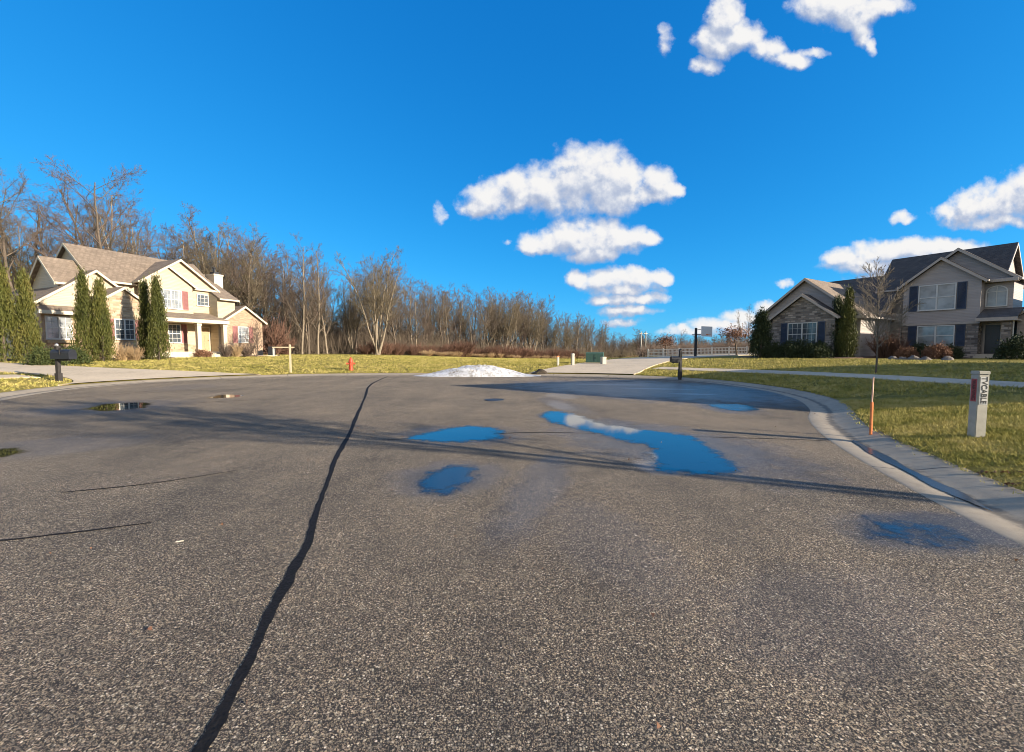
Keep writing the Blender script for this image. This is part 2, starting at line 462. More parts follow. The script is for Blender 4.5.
# ------------------------------------------------------------------ asphalt
def asphalt_material():
    m, nt, b = new_mat('worn_asphalt')
    co = nt.obj()
    warp = nt.vm('MULTIPLY', nt.vm('SUBTRACT', nt.noise(co, 60, 2, col=True), (0.5,0.5,0.5)), (0.006, 0.006, 0))
    v = nt.vm('ADD', co, warp)
    def vor(scale, feature='F1'):
        n = nt.node('ShaderNodeTexVoronoi', feature=feature); nt.put(n.inputs['Vector'], v); n.inputs['Scale'].default_value = scale
        return n
    a1 = vor(92); a2 = vor(175)
    def stone(vn, stops):
        s = nt.node('ShaderNodeSeparateColor'); nt.put(s.inputs[0], vn.outputs['Color'])
        return nt.ramp(s.outputs[0], stops), s.outputs[1]
    st1, r1 = stone(a1, [(0.0,(0.10,0.09,0.078)),(0.30,(0.20,0.172,0.138)),(0.55,(0.30,0.25,0.185)),(0.78,(0.40,0.32,0.215)),(0.90,(0.50,0.43,0.33)),(1.0,(0.66,0.6,0.5))])
    st2, r2 = stone(a2, [(0.0,(0.08,0.068,0.055)),(0.6,(0.22,0.175,0.125)),(1.0,(0.42,0.325,0.215))])
    d1 = nt.smooth(a1.outputs['Distance'], 0.54, 0.36)
    d2 = nt.smooth(a2.outputs['Distance'], 0.56, 0.36)
    use1 = nt.m('MULTIPLY', d1, nt.m('GREATER_THAN', r1, 0.34))
    binder = (0.026, 0.024, 0.022, 1)
    c = nt.mix(d2, binder, st2)
    c = nt.mix(use1, c, st1)
    # big tonal drift
    big = nt.noise(co, 0.35, 5, 0.6); mid = nt.noise(co, 2.5, 4, 0.6)
    mot = nt.m('ADD', nt.m('MULTIPLY', nt.noise(co, 11, 3, .7), .5), nt.m('MULTIPLY', nt.noise(co, 38, 3, .7), .5))
    mpt = nt.node('ShaderNodeMapping'); mpt.inputs['Scale'].default_value = (1.3, 0.10, 1); mpt.inputs['Rotation'].default_value = (0, 0, -.22); nt.put(mpt.inputs['Vector'], co)
    track = nt.noise(mpt.outputs[0], 1.0, 3, .5)
    tone = nt.ramp(nt.m('ADD', nt.m('MULTIPLY', big, .34), nt.m('ADD', nt.m('MULTIPLY', mid, .20), nt.m('ADD', nt.m('MULTIPLY', mot, .28), nt.m('MULTIPLY', track, .18)))), [(0.38, (0.62, 0.625, 0.635)), (0.50, (1.16, 1.14, 1.10)), (0.62, (1.66, 1.59, 1.48))])
    c = nt.mix(1.0, c, tone, 'MULTIPLY')
    sep = nt.node('ShaderNodeSeparateXYZ'); nt.put(sep.inputs[0], co)
    # warp for patch edges
    wn = nt.noise(co, 1.6, 5, 0.65); wn2 = nt.noise(co, 9.0, 4, 0.6)
    edge = nt.m('ADD', nt.m('MULTIPLY', nt.m('SUBTRACT', wn, 0.5), 1.9), nt.m('MULTIPLY', nt.m('SUBTRACT', wn2, 0.5), 0.8))
    def patch(lst):
        tot = None
        for (cx, cy, ax, ay, rot, amt) in lst:
            dx = nt.m('SUBTRACT', sep.outputs[0], cx); dy = nt.m('SUBTRACT', sep.outputs[1], cy)
            cs, sn = math.cos(rot), math.sin(rot)
            u = nt.m('DIVIDE', nt.m('ADD', nt.m('MULTIPLY', dx, cs), nt.m('MULTIPLY', dy, sn)), ax)
            w = nt.m('DIVIDE', nt.m('SUBTRACT', nt.m('MULTIPLY', dy, cs), nt.m('MULTIPLY', dx, sn)), ay)
            r2_ = nt.m('ADD', nt.m('MULTIPLY', u, u), nt.m('MULTIPLY', w, w))
            k = nt.m('MULTIPLY', nt.smooth(nt.m('ADD', r2_, edge), 1.5, 0.25), amt)
            tot = k if tot is None else nt.m('MAXIMUM', tot, k)
        return tot
    damp = patch(DAMP)
    frost = patch(FROST)
    c = nt.mix(nt.m('MULTIPLY', damp, 0.55), c, nt.mix(1.0, c, (0.42, 0.43, 0.46, 1), 'MULTIPLY'))
    c = nt.mix(nt.m('MULTIPLY', frost, 0.7), c, (0.36, 0.35, 0.34, 1))
    nt.put(b.inputs['Base Color'], c)
    rough = nt.m('SUBTRACT', 0.86, nt.m('MULTIPLY', damp, 0.50))
    nt.put(b.inputs['Roughness'], rough)
    b.inputs['Specular IOR Level'].default_value = 0.4
    h = nt.m('ADD', nt.m('MULTIPLY', use1, nt.m('ADD', 0.5, r1)), nt.m('MULTIPLY', d2, 0.45))
    bn = nt.node('ShaderNodeBump'); bn.inputs['Distance'].default_value = 0.0055
    nt.put(bn.inputs['Strength'], nt.m('SUBTRACT', 0.95, nt.m('MULTIPLY', damp, 0.65)))
    nt.put(bn.inputs['Height'], h)
    nt.put(b.inputs['Normal'], bn.outputs[0])
    return m
# damp film on the road: (x, y, half length, half width, turn, amount)
DAMP = [(2.4, 7.0, 1.5, 2.6, 0.5, 0.9), (-0.9, 7.6, 1.2, 1.0, 0.0, 0.7), (-0.75, 5.0, 0.7, 0.8, 0.0, 0.8), (0.3, 4.7, 0.35, 1.6, -0.25, 0.75), (0.75, 3.3, 0.45, 1.1, 0.3, 0.5),
        (3.5, 3.5, 0.9, 0.45, 0.1, 1.0), (5.6, 11.2, 0.8, 1.3, 0.0, 0.8), (5.4, 16.5, 6.5, 4.2, -0.6, 0.95), (1.4, 11.8, 0.5, 2.2, 0.2, 0.5),
        (1.8, 2.4, 0.9, 0.5, 0.4, 0.5), (-10.6, 11.3, 1.8, 1.6, 0.6, 0.6), (-7.3, 6.6, 1.4, 0.9, 0.3, 0.6), (-13.2, 17.5, 1.2, 2.0, 0.2, 0.4)]
FROST = [(1.45, 8.9, 0.22, 1.0, 0.5, 0.55), (2.1, 7.4, 0.45, 0.28, -0.4, 0.75), (1.9, 5.5, 0.28, 0.4, 0.0, 0.7), (1.3, 11.6, 0.3, 1.1, 0.1, 0.45), (1.6, 14.0, 0.5, 0.9, 0.2, 0.35),
         (6.2, 14.6, 0.75, 0.22, -0.2, 0.8), (5.6, 16.6, 1.5, 0.3, -0.25, 0.6), (4.2, 18.6, 1.9, 0.35, -0.15, 0.5), (5.2, 21.2, 2.2, 0.4, -0.3, 0.5), (0.25, 4.4, 0.18, 0.9, -0.3, 0.10)]
M['asphalt'] = asphalt_material()
def build_road():
    P = [tuple(p) for p in JO]
    me = bpy.data.meshes.new('road')
    me.from_pydata([(x, y, 0.0) for x, y in P], [], [tuple(range(len(P)))]); me.update()
    bm = bmesh.new(); bm.from_mesh(me)
    bmesh.ops.triangulate(bm, faces=bm.faces)
    for f in bm.faces:
        if f.normal.z < 0: f.normal_flip()
    bm.to_mesh(me); bm.free()
    tag(link('road', me, M['asphalt']), kind='structure')
build_road()

# tar filled cracks, and one thin dark line across the road
M['tar'] = simple('crack_tar', (0.011, 0.010, 0.010), 0.75, 0.3, 30, bump=0.8, bscale=70, spec=0.2)
def ribbon(name, pts, widths, z, mat, jag=0.25, step=0.06, seed=1):
    rng = np.random.default_rng(seed)
    P = catmull(pts, step); n = len(P)
    T = np.gradient(P, axis=0); T /= np.linalg.norm(T, axis=1)[:, None]
    N = np.stack([T[:,1], -T[:,0]], 1)
    w = np.interp(np.linspace(0,1,n), np.linspace(0,1,len(widths)), widths)
    def rnd():
        a = rng.normal(size=n); b_ = np.convolve(a, np.ones(5)/5, 'same'); c_ = np.convolve(a, np.ones(25)/25, 'same')
        return b_*0.9 + c_*2.0
    l = w*(0.5 + jag*0.5*rnd()); r = w*(0.5 + jag*0.5*rnd())
    cw = np.convolve(rng.normal(size=n), np.ones(31)/31, 'same')*0.045*(1 if len(pts) > 3 else .3)
    P = P + N*cw[:, None]
    vs = []; 
    for i in range(n):
        a = P[i] - N[i]*max(0.002, l[i]); b_ = P[i] + N[i]*max(0.002, r[i])
        vs += [(a[0], a[1], z), (b_[0], b_[1], z)]
    fs = [(2*i, 2*i+1, 2*i+3, 2*i+2) for i in range(n-1)]
    me = bpy.data.meshes.new(name); me.from_pydata(vs, [], fs); me.update()
    bm = bmesh.new(); bm.from_mesh(me)
    for f in bm.faces:
        if f.normal.z < 0: f.normal_flip()
    bm.to_mesh(me); bm.free()
    return tag(link(name, me, mat), kind='structure')
ribbon('dark_road_line', [(-7.1,24.6),(-6.1,18.5),(-4.45,12.9),(-3.02,8.0),(-2.42,5.79),(-1.92,4.23),(-1.6,3.23),(-1.43,2.61),(-1.31,2.14),(-1.21,1.76),(-1.16,1.4),(-1.0,0.3),(-0.8,-3)], [.08,.08,.072,.070,.056,.050,.046,.050,.054,.058,.058,.055,.055], 0.004, M['tar'], 0.38, 0.03, 3)
ribbon('dark_road_line', [(-4.75,4.45),(-4.06,4.76),(-3.41,5.3)], [.02,.035,.03,.02], 0.004, M['tar'], 0.3, 0.03, 4)
ribbon('dark_road_line', [(-5.0,3.05),(-4.03,3.3),(-3.57,3.47),(-3.14,3.66)], [.05,.05,.045,.015], 0.004, M['tar'], 0.3, 0.03, 5)
ribbon('dark_road_line', [(-2.1,7.1),(-0.4,7.62),(0.79,7.75),(1.91,7.55),(4.21,7.22),(5.3,7.0)], [.02,.035,.03,.02,.03,.02], 0.004, M['tar'], 0.5, 0.03, 6)  # thin dark line across to the kerb, drawn in the same black
ribbon('dark_road_line', [(-13.0,14.8),(-11.6,15.9),(-10.3,16.2)], [.03,.05,.03], 0.004, M['tar'], 0.5, 0.05, 7)
ribbon('dark_road_line', [(-9.2,12.0),(-7.7,12.9),(-6.2,13.1)], [.02,.04,.02], 0.004, M['tar'], 0.5, 0.05, 8)
ribbon('dark_road_line', [(-13.8,13.2),(-13.3,14.8),(-13.2,16.5)], [.03,.05,.03], 0.004, M['tar'], 0.5, 0.05, 9)
ribbon('dark_road_line', [(-2.0,14.9),(1.0,15.4),(4.0,15.2)], [.015,.03,.015], 0.004, M['tar'], 0.5, 0.05, 10)

# puddles
def water_mat():
    m, nt, b = new_mat('puddle_water')
    at_ = nt.node('ShaderNodeAttribute', attribute_name='depth')
    co = nt.obj()
    n1 = nt.noise(co, 4.0, 6, 0.68); n2 = nt.noise(co, 45, 4, .7)
    d = nt.m('ADD', at_.outputs['Fac'], nt.m('ADD', nt.m('MULTIPLY', nt.m('SUBTRACT', n1, 0.5), 2.0), nt.m('MULTIPLY', nt.m('SUBTRACT', n2, 0.5), 1.3)))
    al = nt.m('MULTIPLY', nt.smooth(d, 0.08, 0.78), nt.smooth(at_.outputs['Fac'], 0.0, 0.15))
    nt.put(b.inputs['Base Color'], (0.012, 0.014, 0.016, 1))
    nt.put(b.inputs['Roughness'], nt.m('SUBTRACT', 0.22, nt.m('MULTIPLY', nt.smooth(d, 0.15, 0.6), 0.20)))
    b.inputs['IOR'].default_value = 2.1
    b.inputs['Specular IOR Level'].default_value = 0.5
    tr = nt.node('ShaderNodeBsdfTransparent'); mx = nt.node('ShaderNodeMixShader')
    nt.put(mx.inputs[0], al); nt.l.new(tr.outputs[0], mx.inputs[1]); nt.l.new(b.outputs[0], mx.inputs[2])
    out = m.node_tree.nodes['Material Output']; nt.l.new(mx.outputs[0], out.inputs['Surface'])
    return m
M['water'] = water_mat()
M['film'] = M['water'].copy(); M['film'].name = 'wet_film'
_b = [n for n in M['film'].node_tree.nodes if n.type == 'BSDF_PRINCIPLED'][0]
for l_ in list(_b.inputs['Roughness'].links): M['film'].node_tree.links.remove(l_)
_b.inputs['Roughness'].default_value = 0.22; _b.inputs['IOR'].default_value = 2.0
SOFT = 1.0
def puddle(outline, label, seed=0, z=0.005, film=1.0, mat='water'):
    rng = random.Random(seed)
    P = catmull(list(outline) + [outline[0]], 0.05)[:-1]
    n = len(P); vs = [(p[0], p[1], 0) for p in P]
    me = bpy.data.meshes.new('puddle')
    bm = bmesh.new()
    # grid fill of the outline
    xs = P[:,0]; ys = P[:,1]
    x0, x1, y0, y1 = xs.min(), xs.max(), ys.min(), ys.max()
    st = max((x1-x0), (y1-y0))/70
    closed = np.vstack([P, P[:1]])
    def ins(x, y):
        c = False; j = n-1
        for i in range(n):
            if (P[i][1] > y) != (P[j][1] > y) and x < (P[j][0]-P[i][0])*(y-P[i][1])/(P[j][1]-P[i][1]+1e-12)+P[i][0]: c = not c
            j = i
        return c
    nx = int((x1-x0)/st)+3; ny = int((y1-y0)/st)+3
    ok = {}; vid = {}; V = []; A = []; Fc = []
    half = min(0.36, min(x1-x0, y1-y0)*0.34)
    for i in range(nx+1):
        for j in range(ny+1):
            x = x0-st+i*st; y = y0-st+j*st
            isin = ins(x, y)
            d = seg_dist(x, y, closed)
            ok[i,j] = isin or d < st*1.5
            vid[i,j] = len(V); V.append((x, y, z)); A.append(min(1.0, d/half)*film if isin else 0.0)
    for i in range(nx):
        for j in range(ny):
            q = [(i,j),(i+1,j),(i+1,j+1),(i,j+1)]
            if all(ok[k] for k in q): Fc.append(tuple(vid[k] for k in q))
    used = sorted({k for f in Fc for k in f}); re = {k: i for i, k in enumerate(used)}
    me.from_pydata([V[k] for k in used], [], [tuple(re[k] for k in f) for f in Fc]); me.update()
    at_ = me.attributes.new('depth', 'FLOAT', 'POINT'); at_.data.foreach_set('value', [A[k] for k in used])
    bm.free()
    return tag(link('puddle', me, M[mat]), label, 'puddle', 'puddles lying on the asphalt')
puddle([(0.50,9.9),(0.95,10.6),(1.6,10.0),(1.95,8.8),(2.5,8.2),(3.15,7.6),(3.25,6.9),(3.1,6.0),(2.95,5.2),(2.4,5.0),(1.75,5.2),(1.8,6.0),(2.0,6.6),(1.6,7.1),(1.15,8.0),(0.65,9.0)], 'largest puddle, winding S of blue water right of the middle of the road', 1)
puddle([(-2.0,7.1),(-1.5,8.05),(-0.8,8.55),(-0.15,8.1),(-0.15,7.1),(-1.1,6.8)], 'oval blue puddle just right of the long tar seam, nearest the big winding one', 2)
puddle([(-1.2,4.6),(-1.0,5.45),(-0.5,5.6),(-0.33,4.9),(-0.7,4.25)], 'round dim blue puddle in front of the oval one, within the tree shadows', 3, film=.95, mat='film')
puddle([(-10.9,10.7),(-11.4,11.9),(-10.3,12.3),(-9.5,11.1),(-9.9,10.4)], 'dark puddle below the driveway mailbox mirroring the cream house', 4)
puddle([(-9.6,13.2),(-9.8,14.4),(-8.8,14.3),(-8.7,13.4)], 'thin broken puddle behind the one that mirrors the cream house', 5)
puddle([(-8.0,6.0),(-7.7,6.6),(-7.1,6.3),(-7.1,5.75)], 'dark brownish puddle at the edge of the road cut by the left frame', 6)
puddle([(5.2,11.9),(6.3,12.0),(6.6,11.2),(6.0,10.4),(5.2,10.6)], 'faint blue puddle beside the kerb bend at the edge of the big shadow', 7, film=.75, mat='film')
puddle([(2.75,3.3),(3.1,3.85),(3.75,3.75),(3.72,3.3),(3.3,3.0)], 'thin blue film of water on asphalt beside the wet gutter', 8, film=.55, mat='film')
# water lying in the gutter
def gutter_water(i0, i1, label, w=0.10):
    vs = []; A = []
    for i in range(i0, i1):
        t = (i-i0)/(i1-1-i0)
        for k in (0,1,2,3,4):
            ww = w*min(1, 4*t+.1, 4*(1-t)+.1)*(0.8+0.3*math.sin(i*1.7))
            p = JO[i] + NRM[i]*(0.335 + (k-2)/2*ww)
            vs.append((p[0], p[1], 0.003)); A.append([0.0, 1.0, 1.5, 1.0, 0.0][k] if 0.02 < t < .98 else 0.0)
    m = (i1-i0)
    fs = [(i*5+k, i*5+k+1, (i+1)*5+k+1, (i+1)*5+k) for i in range(m-1) for k in range(4)]
    me = bpy.data.meshes.new('gutter_puddle'); me.from_pydata(vs, [], fs); me.update()
    bm = bmesh.new(); bm.from_mesh(me)
    for f in bm.faces:
        if f.normal.z < 0: f.normal_flip()
    bm.to_mesh(me); bm.free()
    at_ = me.attributes.new('depth', 'FLOAT', 'POINT'); at_.data.foreach_set('value', A)
    tag(link('gutter_puddle', me, M['film']), label, 'puddle', 'puddles lying in the gutter')
idx = lambda y0, y1: [i for i in range(len(JO)) if y0 <= JO[i][1] <= y1 and JO[i][0] > 3]
a = idx(1.9, 3.74); gutter_water(a[0], a[-1]+1, 'short strip of blue water in the gutter, nearer of the two', 0.10)
a = idx(3.85, 7.4); gutter_water(a[0], a[-1]+1, 'long strip of blue water in the gutter running up to the kerb bend', 0.115)

# driveways, sidewalks: lofted sheets draped over the terrain
PAVED = []
def loft(name, A, B, mat, lift=0.035, nu=60, nv=14, snap=False):
    A = catmull(A, 0.3); B = catmull(B, 0.3)
    def res(P):
        s = np.r_[0, np.cumsum(np.linalg.norm(np.diff(P, axis=0), axis=1))]; t = np.linspace(0, s[-1], nu)
        return np.stack([np.interp(t, s, P[:,0]), np.interp(t, s, P[:,1])], 1)
    A = res(A); B = res(B); vs = []
    for i in range(nu):
        for k in range(nv):
            p = A[i] + (B[i]-A[i])*k/(nv-1)
            if snap and i < 10:
                p0 = A[0] + (B[0]-A[0])*k/(nv-1)
                j = int(np.argmin(((OUT-p0)**2).sum(1)))
                p = p + (OUT[j] + NRM[j]*0.03 - p0)*(1-i/10)
            vs.append((p[0], p[1], gz(p[0], p[1]) + lift))
            if k == 0: A2 = p
            if k == nv-1: A[i] = A2; B[i] = p
    PAVED.append(np.array(list(A) + list(B[::-1])))
    for i in range(nu):   # skirts
        for k, P in ((0, A), (1, B)): vs.append((P[i][0], P[i][1], gz(P[i][0], P[i][1]) - 0.15))
    fs = [(i*nv+k, i*nv+k+1, (i+1)*nv+k+1, (i+1)*nv+k) for i in range(nu-1) for k in range(nv-1)]
    o = nu*nv
    for i in range(nu-1):
        fs.append((i*nv, (i+1)*nv, o+2*(i+1), o+2*i)); fs.append((i*nv+nv-1, (i+1)*nv+nv-1, o+2*(i+1)+1, o+2*i+1))
    me = bpy.data.meshes.new(name); me.from_pydata(vs, [], fs); me.update()
    bm = bmesh.new(); bm.from_mesh(me); bmesh.ops.recalc_face_normals(bm, faces=bm.faces)
    if sum(f.normal.z for f in bm.faces) < 0: bmesh.ops.reverse_faces(bm, faces=bm.faces)
    bm.to_mesh(me); bm.free()
    return tag(link(name, me, mat), kind='structure')
loft('driveway', [(-14.3,24.2),(-18,23.6),(-22.4,23.0),(-28,23.8),(-36,27),(-46,31)], [(-17.75,17.0),(-18.6,18.2),(-20.5,19.1),(-24,19.4),(-32,21),(-46,25)], M['concrete'], .05, snap=True)
loft('driveway', [(1.2,26.0),(4.8,31),(10,40),(20,57),(34,72)], [(6.9,24.0),(9.6,28.5),(15.3,37),(28,51),(46,64)], M['concrete'], .06, snap=True)
loft('sidewalk', [(8.6,26.3),(11.0,23.5),(12.8,20.0),(13.6,16.5),(13.8,13.6),(13.9,11.0),(14.2,4),(14.4,-10)], [(9.5,27.0),(12.1,24.1),(14.0,20.4),(14.9,16.7),(15.1,13.7),(15.2,11.0),(15.4,4),(15.6,-10)], M['concrete'], 0.03, 60, 4)
loft('sidewalk', [(-20.2,18.4),(-21.2,15.5),(-20.5,11.5),(-17.5,7.0)], [(-21.5,18.6),(-22.5,15.6),(-21.9,11.3),(-18.6,6.2)], M['concrete'], 0.03, 40, 4)
# manhole
mb = MB(); mb.lathe([(0.30,0.0),(0.30,0.008),(0.285,0.008),(0.285,0.004),(0.05,0.004)], 28)
mh = mb.build('manhole_cover', M['black']); mh.location = (-0.54, 12.9, 0.001)
tag(mh, 'dark round iron cover set in the asphalt between puddles and snow pile', 'manhole cover')

# ------------------------------------------------------------------ houses
def wall_gable(name, H, x0, x1, y0, y1, ze, pitch, axis, mat, z0=-0.7, apex=None):
    """pentagonal wall body with its ridge along axis"""
    mb = MB()
    a, b = (x0, x1) if axis == 'y' else (y0, y1)
    mid = (a+b)/2 if apex is None else apex
    poly = [(a, z0), (b, z0), (b, ze), (mid, ze + (b-a)/2*pitch), (a, ze)]
    if axis == 'y': mb.prism(poly, 'y', y0, y1)
    else: mb.prism(poly, 'x', x0, x1)
    return mb.build(name, mat, H)

def gable_roof(H, x0, x1, y0, y1, ze, pitch, axis, mat, trim, oh=0.30, rake=0.28, th=0.16, fascia=True, ends=(True, True)):
    """two slabs with thickness, overhanging eaves and rakes; fascia and rake boards are a trim child of the roof"""
    a, b = (x0, x1) if axis == 'y' else (y0, y1)
    c, d = (y0, y1) if axis == 'y' else (x0, x1)
    mid = (a+b)/2; hw = (b-a)/2
    zr = ze + hw*pitch + 0.02
    zl = ze - oh*pitch + 0.02
    c2 = c - (rake if ends[0] else 0); d2 = d + (rake if ends[1] else 0)
    mb = MB()
    up = th*math.sqrt(1+pitch*pitch)
    ax = axis
    mb.prism([(a-oh, zl), (mid, zr), (mid, zr+up), (a-oh, zl+up)], ax, c2, d2)
    mb.prism([(b+oh, zl), (b+oh, zl+up), (mid, zr+up), (mid, zr)], ax, c2, d2)
    rf = mb.build('roof', mat, H)
    if fascia:
        t = MB()
        fh = 0.20; ft = 0.035
        for on, p, s in ((ends[0], c2, -1), (ends[1], d2, 1)):
            if not on: continue
            q0, q1 = (p - ft, p - 0.002) if s < 0 else (p + 0.002, p + ft)
            g = up - 0.03
            t.prism([(a-oh-0.02, zl+g-fh), (mid, zr+g-fh), (mid, zr+g), (a-oh-0.02, zl+g)], ax, q0, q1)
            t.prism([(b+oh+0.02, zl+g-fh), (b+oh+0.02, zl+g), (mid, zr+g), (mid, zr+g-fh)], ax, q0, q1)
        # gutters along the eaves
        for e0, e1 in ((a-oh-0.11, a-oh-0.003), (b+oh+0.003, b+oh+0.11)):
            zt = zl + up - 0.03
            if ax == 'y': t.box(e0, e1, c2+0.01, d2-0.01, zt-0.14, zt)
            else: t.box(c2+0.01, d2-0.01, e0, e1, zt-0.14, zt)
        t.build('trim', trim, rf)
    return rf

def shed_roof(H, x0, x1, yf, yb, zf, zb, mat, trim, th=0.12, fascia=0.2):
    mb = MB()
    mb.prism([(yf, zf), (yb, zb), (yb, zb+th), (yf, zf+th)], 'x', x0, x1)
    rf = mb.build('roof', mat, H)
    t = MB()
    t.box(x0-0.03, x1+0.03, yf-0.05, yf-0.003, zf-fascia+0.06, zf+th-0.02)
    t.box(x0+0.02, x1-0.02, yf+0.01, yb-0.02, zf-fascia+0.06, zf-0.03)   # soffit / beam
    t.build('trim', trim, rf)
    return rf

def window(H, x0, x1, z0, z1, y, frame, pane, cols=2, rows=2, grid=(2, 2), sash=True, arch=False):
    """on a wall facing -y at depth y: casing, mullions and muntins stand proud of the pane"""
    w = 0.07; f = MB()
    yo, yi = y - 0.07, y - 0.002
    if arch:
        cx = (x0+x1)/2; r = (x1-x0)/2; zs = z1 - r*0.8
        n = 16; outp = []; inp = []
        for k in range(n+1):
            t = math.pi*k/n
            outp.append((cx + r*math.cos(t), zs + r*0.8*math.sin(t))); inp.append((cx + (r-w)*math.cos(t), zs + (r*0.8-w)*math.sin(t)))
        for k in range(n): f.prism([outp[k], outp[k+1], inp[k+1], inp[k]], 'y', yo, yi)
        f.box(x0, x0+w, yo, yi, z0+w, zs); f.box(x1-w, x1, yo, yi, z0+w, zs); f.box(x0, x1, yo, yi, z0, z0+w)
        f.box(cx-0.02, cx+0.02, yo+0.02, yi, z0+w, z1-w); f.box(x0+w, x1-w, yo+0.022, yi, zs-0.02, zs+0.02)
        fr = f.build('window', frame, H)
        p = MB(); p.prism([(x0+0.01, z0+0.01), (x1-0.01, z0+0.01)] + [(a_*0.99+cx*0.01, b_-0.01) for a_, b_ in outp], 'y', y-0.025, y-0.003)
        p.build('pane', pane, fr)
        return fr
    f.box(x0, x1, yo, yi, z0, z0+w); f.box(x0, x1, yo, yi, z1-w, z1)
    f.box(x0, x0+w, yo, yi, z0+w, z1-w); f.box(x1-w, x1, yo, yi, z0+w, z1-w)
    cw = (x1-x0)/cols
    for k in range(1, cols): f.box(x0+k*cw-0.05, x0+k*cw+0.05, yo+0.004, yi, z0+w, z1-w)
    if sash: f.box(x0+w, x1-w, yo+0.015, yi, (z0+z1)/2-0.03, (z0+z1)/2+0.03)
    if grid:
        for k in range(cols):
            a = x0+k*cw; b = a+cw
            for i in range(1, grid[0]+1):
                xx = a + cw*i/(grid[0]+1)
                f.box(xx-0.012, xx+0.012, yo+0.030, yi, z0+w, z1-w)
            for h in range(1 if not sash else 2):
                q0, q1 = (z0, z1) if not sash else ((z0, (z0+z1)/2) if h == 0 else ((z0+z1)/2, z1))
                for i in range(1, grid[1]+1):
                    zz = q0 + (q1-q0)*i/(grid[1]+1)
                    f.box(x0+w, x1-w, yo+0.033, yi, zz-0.012, zz+0.012)
    f.box(x0-0.04, x1+0.04, yo-0.04, yo-0.002, z0-0.03, z0+0.03)
    fr = f.build('window', frame, H)
    p = MB(); p.box(x0+0.01, x1-0.01, y-0.025, y-0.0035, z0+0.01, z1-0.01)
    p.build('pane', pane, fr)
    return fr

def shutter(H, x0, x1, z0, z1, y, mat):
    m_ = MB()
    m_.box(x0, x0+0.05, y-0.05, y-0.002, z0, z1); m_.box(x1-0.05, x1, y-0.05, y-0.002, z0, z1)
    m_.box(x0+0.05, x1-0.05, y-0.048, y-0.002, z0, z0+0.07); m_.box(x0+0.05, x1-0.05, y-0.048, y-0.002, z1-0.07, z1)
    n = max(4, int((z1-z0-0.14)/0.07)); dz = (z1-z0-0.14)/n
    for i in range(n):
        z = z0+0.07+i*dz
        m_.prism([(y-0.042, z), (y-0.004, z+dz*0.75), (y-0.004, z+dz*0.95), (y-0.042, z+dz*0.2)], 'x', x0+0.05, x1-0.05)
    return m_.build('shutter', mat, H)

def door(H, x0, x1, z0, z1, y, mat, frame):
    m_ = MB(); m_.box(x0, x1, y-0.05, y-0.003, z0, z1)
    w = x1-x0
    for (a, b) in ((0.08, 0.36), (0.42, 0.70), (0.76, 0.94)):
        for (c, d) in ((0.1, 0.45), (0.55, 0.9)):
            m_.box(x0+c*w, x0+d*w, y-0.065, y-0.051, z0+a*(z1-z0), z0+b*(z1-z0))
    d_ = m_.build('door', mat, H)
    k = MB(); k.lathe([(0.0, 0), (0.035, 0.01), (0.04, 0.04), (0.02, 0.07), (0.0, 0.08)], 10, (x1-0.1, y-0.1, z0+0.95))
    k.build('handle', M['brass'], d_)
    t = MB(); t.box(x0-0.1, x0-0.003, y-0.07, y-0.003, z0, z1+0.1); t.box(x1+0.003, x1+0.1, y-0.07, y-0.003, z0, z1+0.1); t.box(x0-0.003, x1+0.003, y-0.07, y-0.003, z1+0.003, z1+0.1)
    t.build('door_frame', frame, H)
    return d_

# ---- cream house on the left: local x runs along its street front, y goes back into the house
HL = empty('house', (-31.5, 29.0, 1.0), math.atan2(.917, .4), 'cream two storey house with brown shingle roof, front gables and a covered porch', 'house')
W = wall_gable
W('wall', HL, 0.3, 6.3, 1.0, 8.6, 3.85, 0.80, 'y', M['cream'])
b_ = MB(); b_.box(0.26, 6.2, 0.94, 1.5, -0.7, 3.02); b_.build('wall', M['brick'], HL)
gable_roof(HL, 0.3, 6.3, 1.0, 8.6, 3.85, 0.80, 'y', M['shingle'], M['creambright'])
shed_roof(HL, 0.0, 2.85, 0.35, 0.99, 3.12, 3.50, M['shingle'], M['creambright'])
window(HL, 0.45, 1.85, 1.25, 2.88, 0.94, M['white'], M['panepale'], 2, 2, (1, 1))
fb = MB(); fb.box(0.5, 1.8, 0.60, 0.93, 1.0, 1.18); fb.build('flower_box', M['tan'], HL)
# stone gable bay
W('wall', HL, 2.95, 5.2, -1.0, 1.0, 4.15, 0.75, 'y', M['palestone'])
gable_roof(HL, 2.95, 5.2, -1.0, 3.2, 4.15, 0.75, 'y', M['shingle'], M['creambright'], 0.18, 0.2)
window(HL, 3.42, 4.66, 1.27, 2.80, -1.0, M['white'], M['pane'], 2, 2, (1, 1))
shutter(HL, 3.03, 3.40, 1.27, 2.80, -1.0, M['mauve']); shutter(HL, 4.70, 5.07, 1.27, 2.80, -1.0, M['mauve'])
# rear gable of the garage and the main two storey body, ridges along the front
W('wall', HL, 1.5, 4.0, 1.7, 5.5, 5.35, 0.92, 'x', M['cream'])
gable_roof(HL, 1.5, 4.2, 1.7, 5.5, 5.35, 0.92, 'x', M['shingle'], M['creambright'], 0.25, 0.25, ends=(True, False))
W('wall', HL, 3.45, 12.4, 1.6, 8.6, 5.85, 0.79, 'x', M['cream'])
gable_roof(HL, 3.45, 12.4, 1.6, 8.6, 5.85, 0.79, 'x', M['shingle'], M['creambright'], 0.30, 0.25)
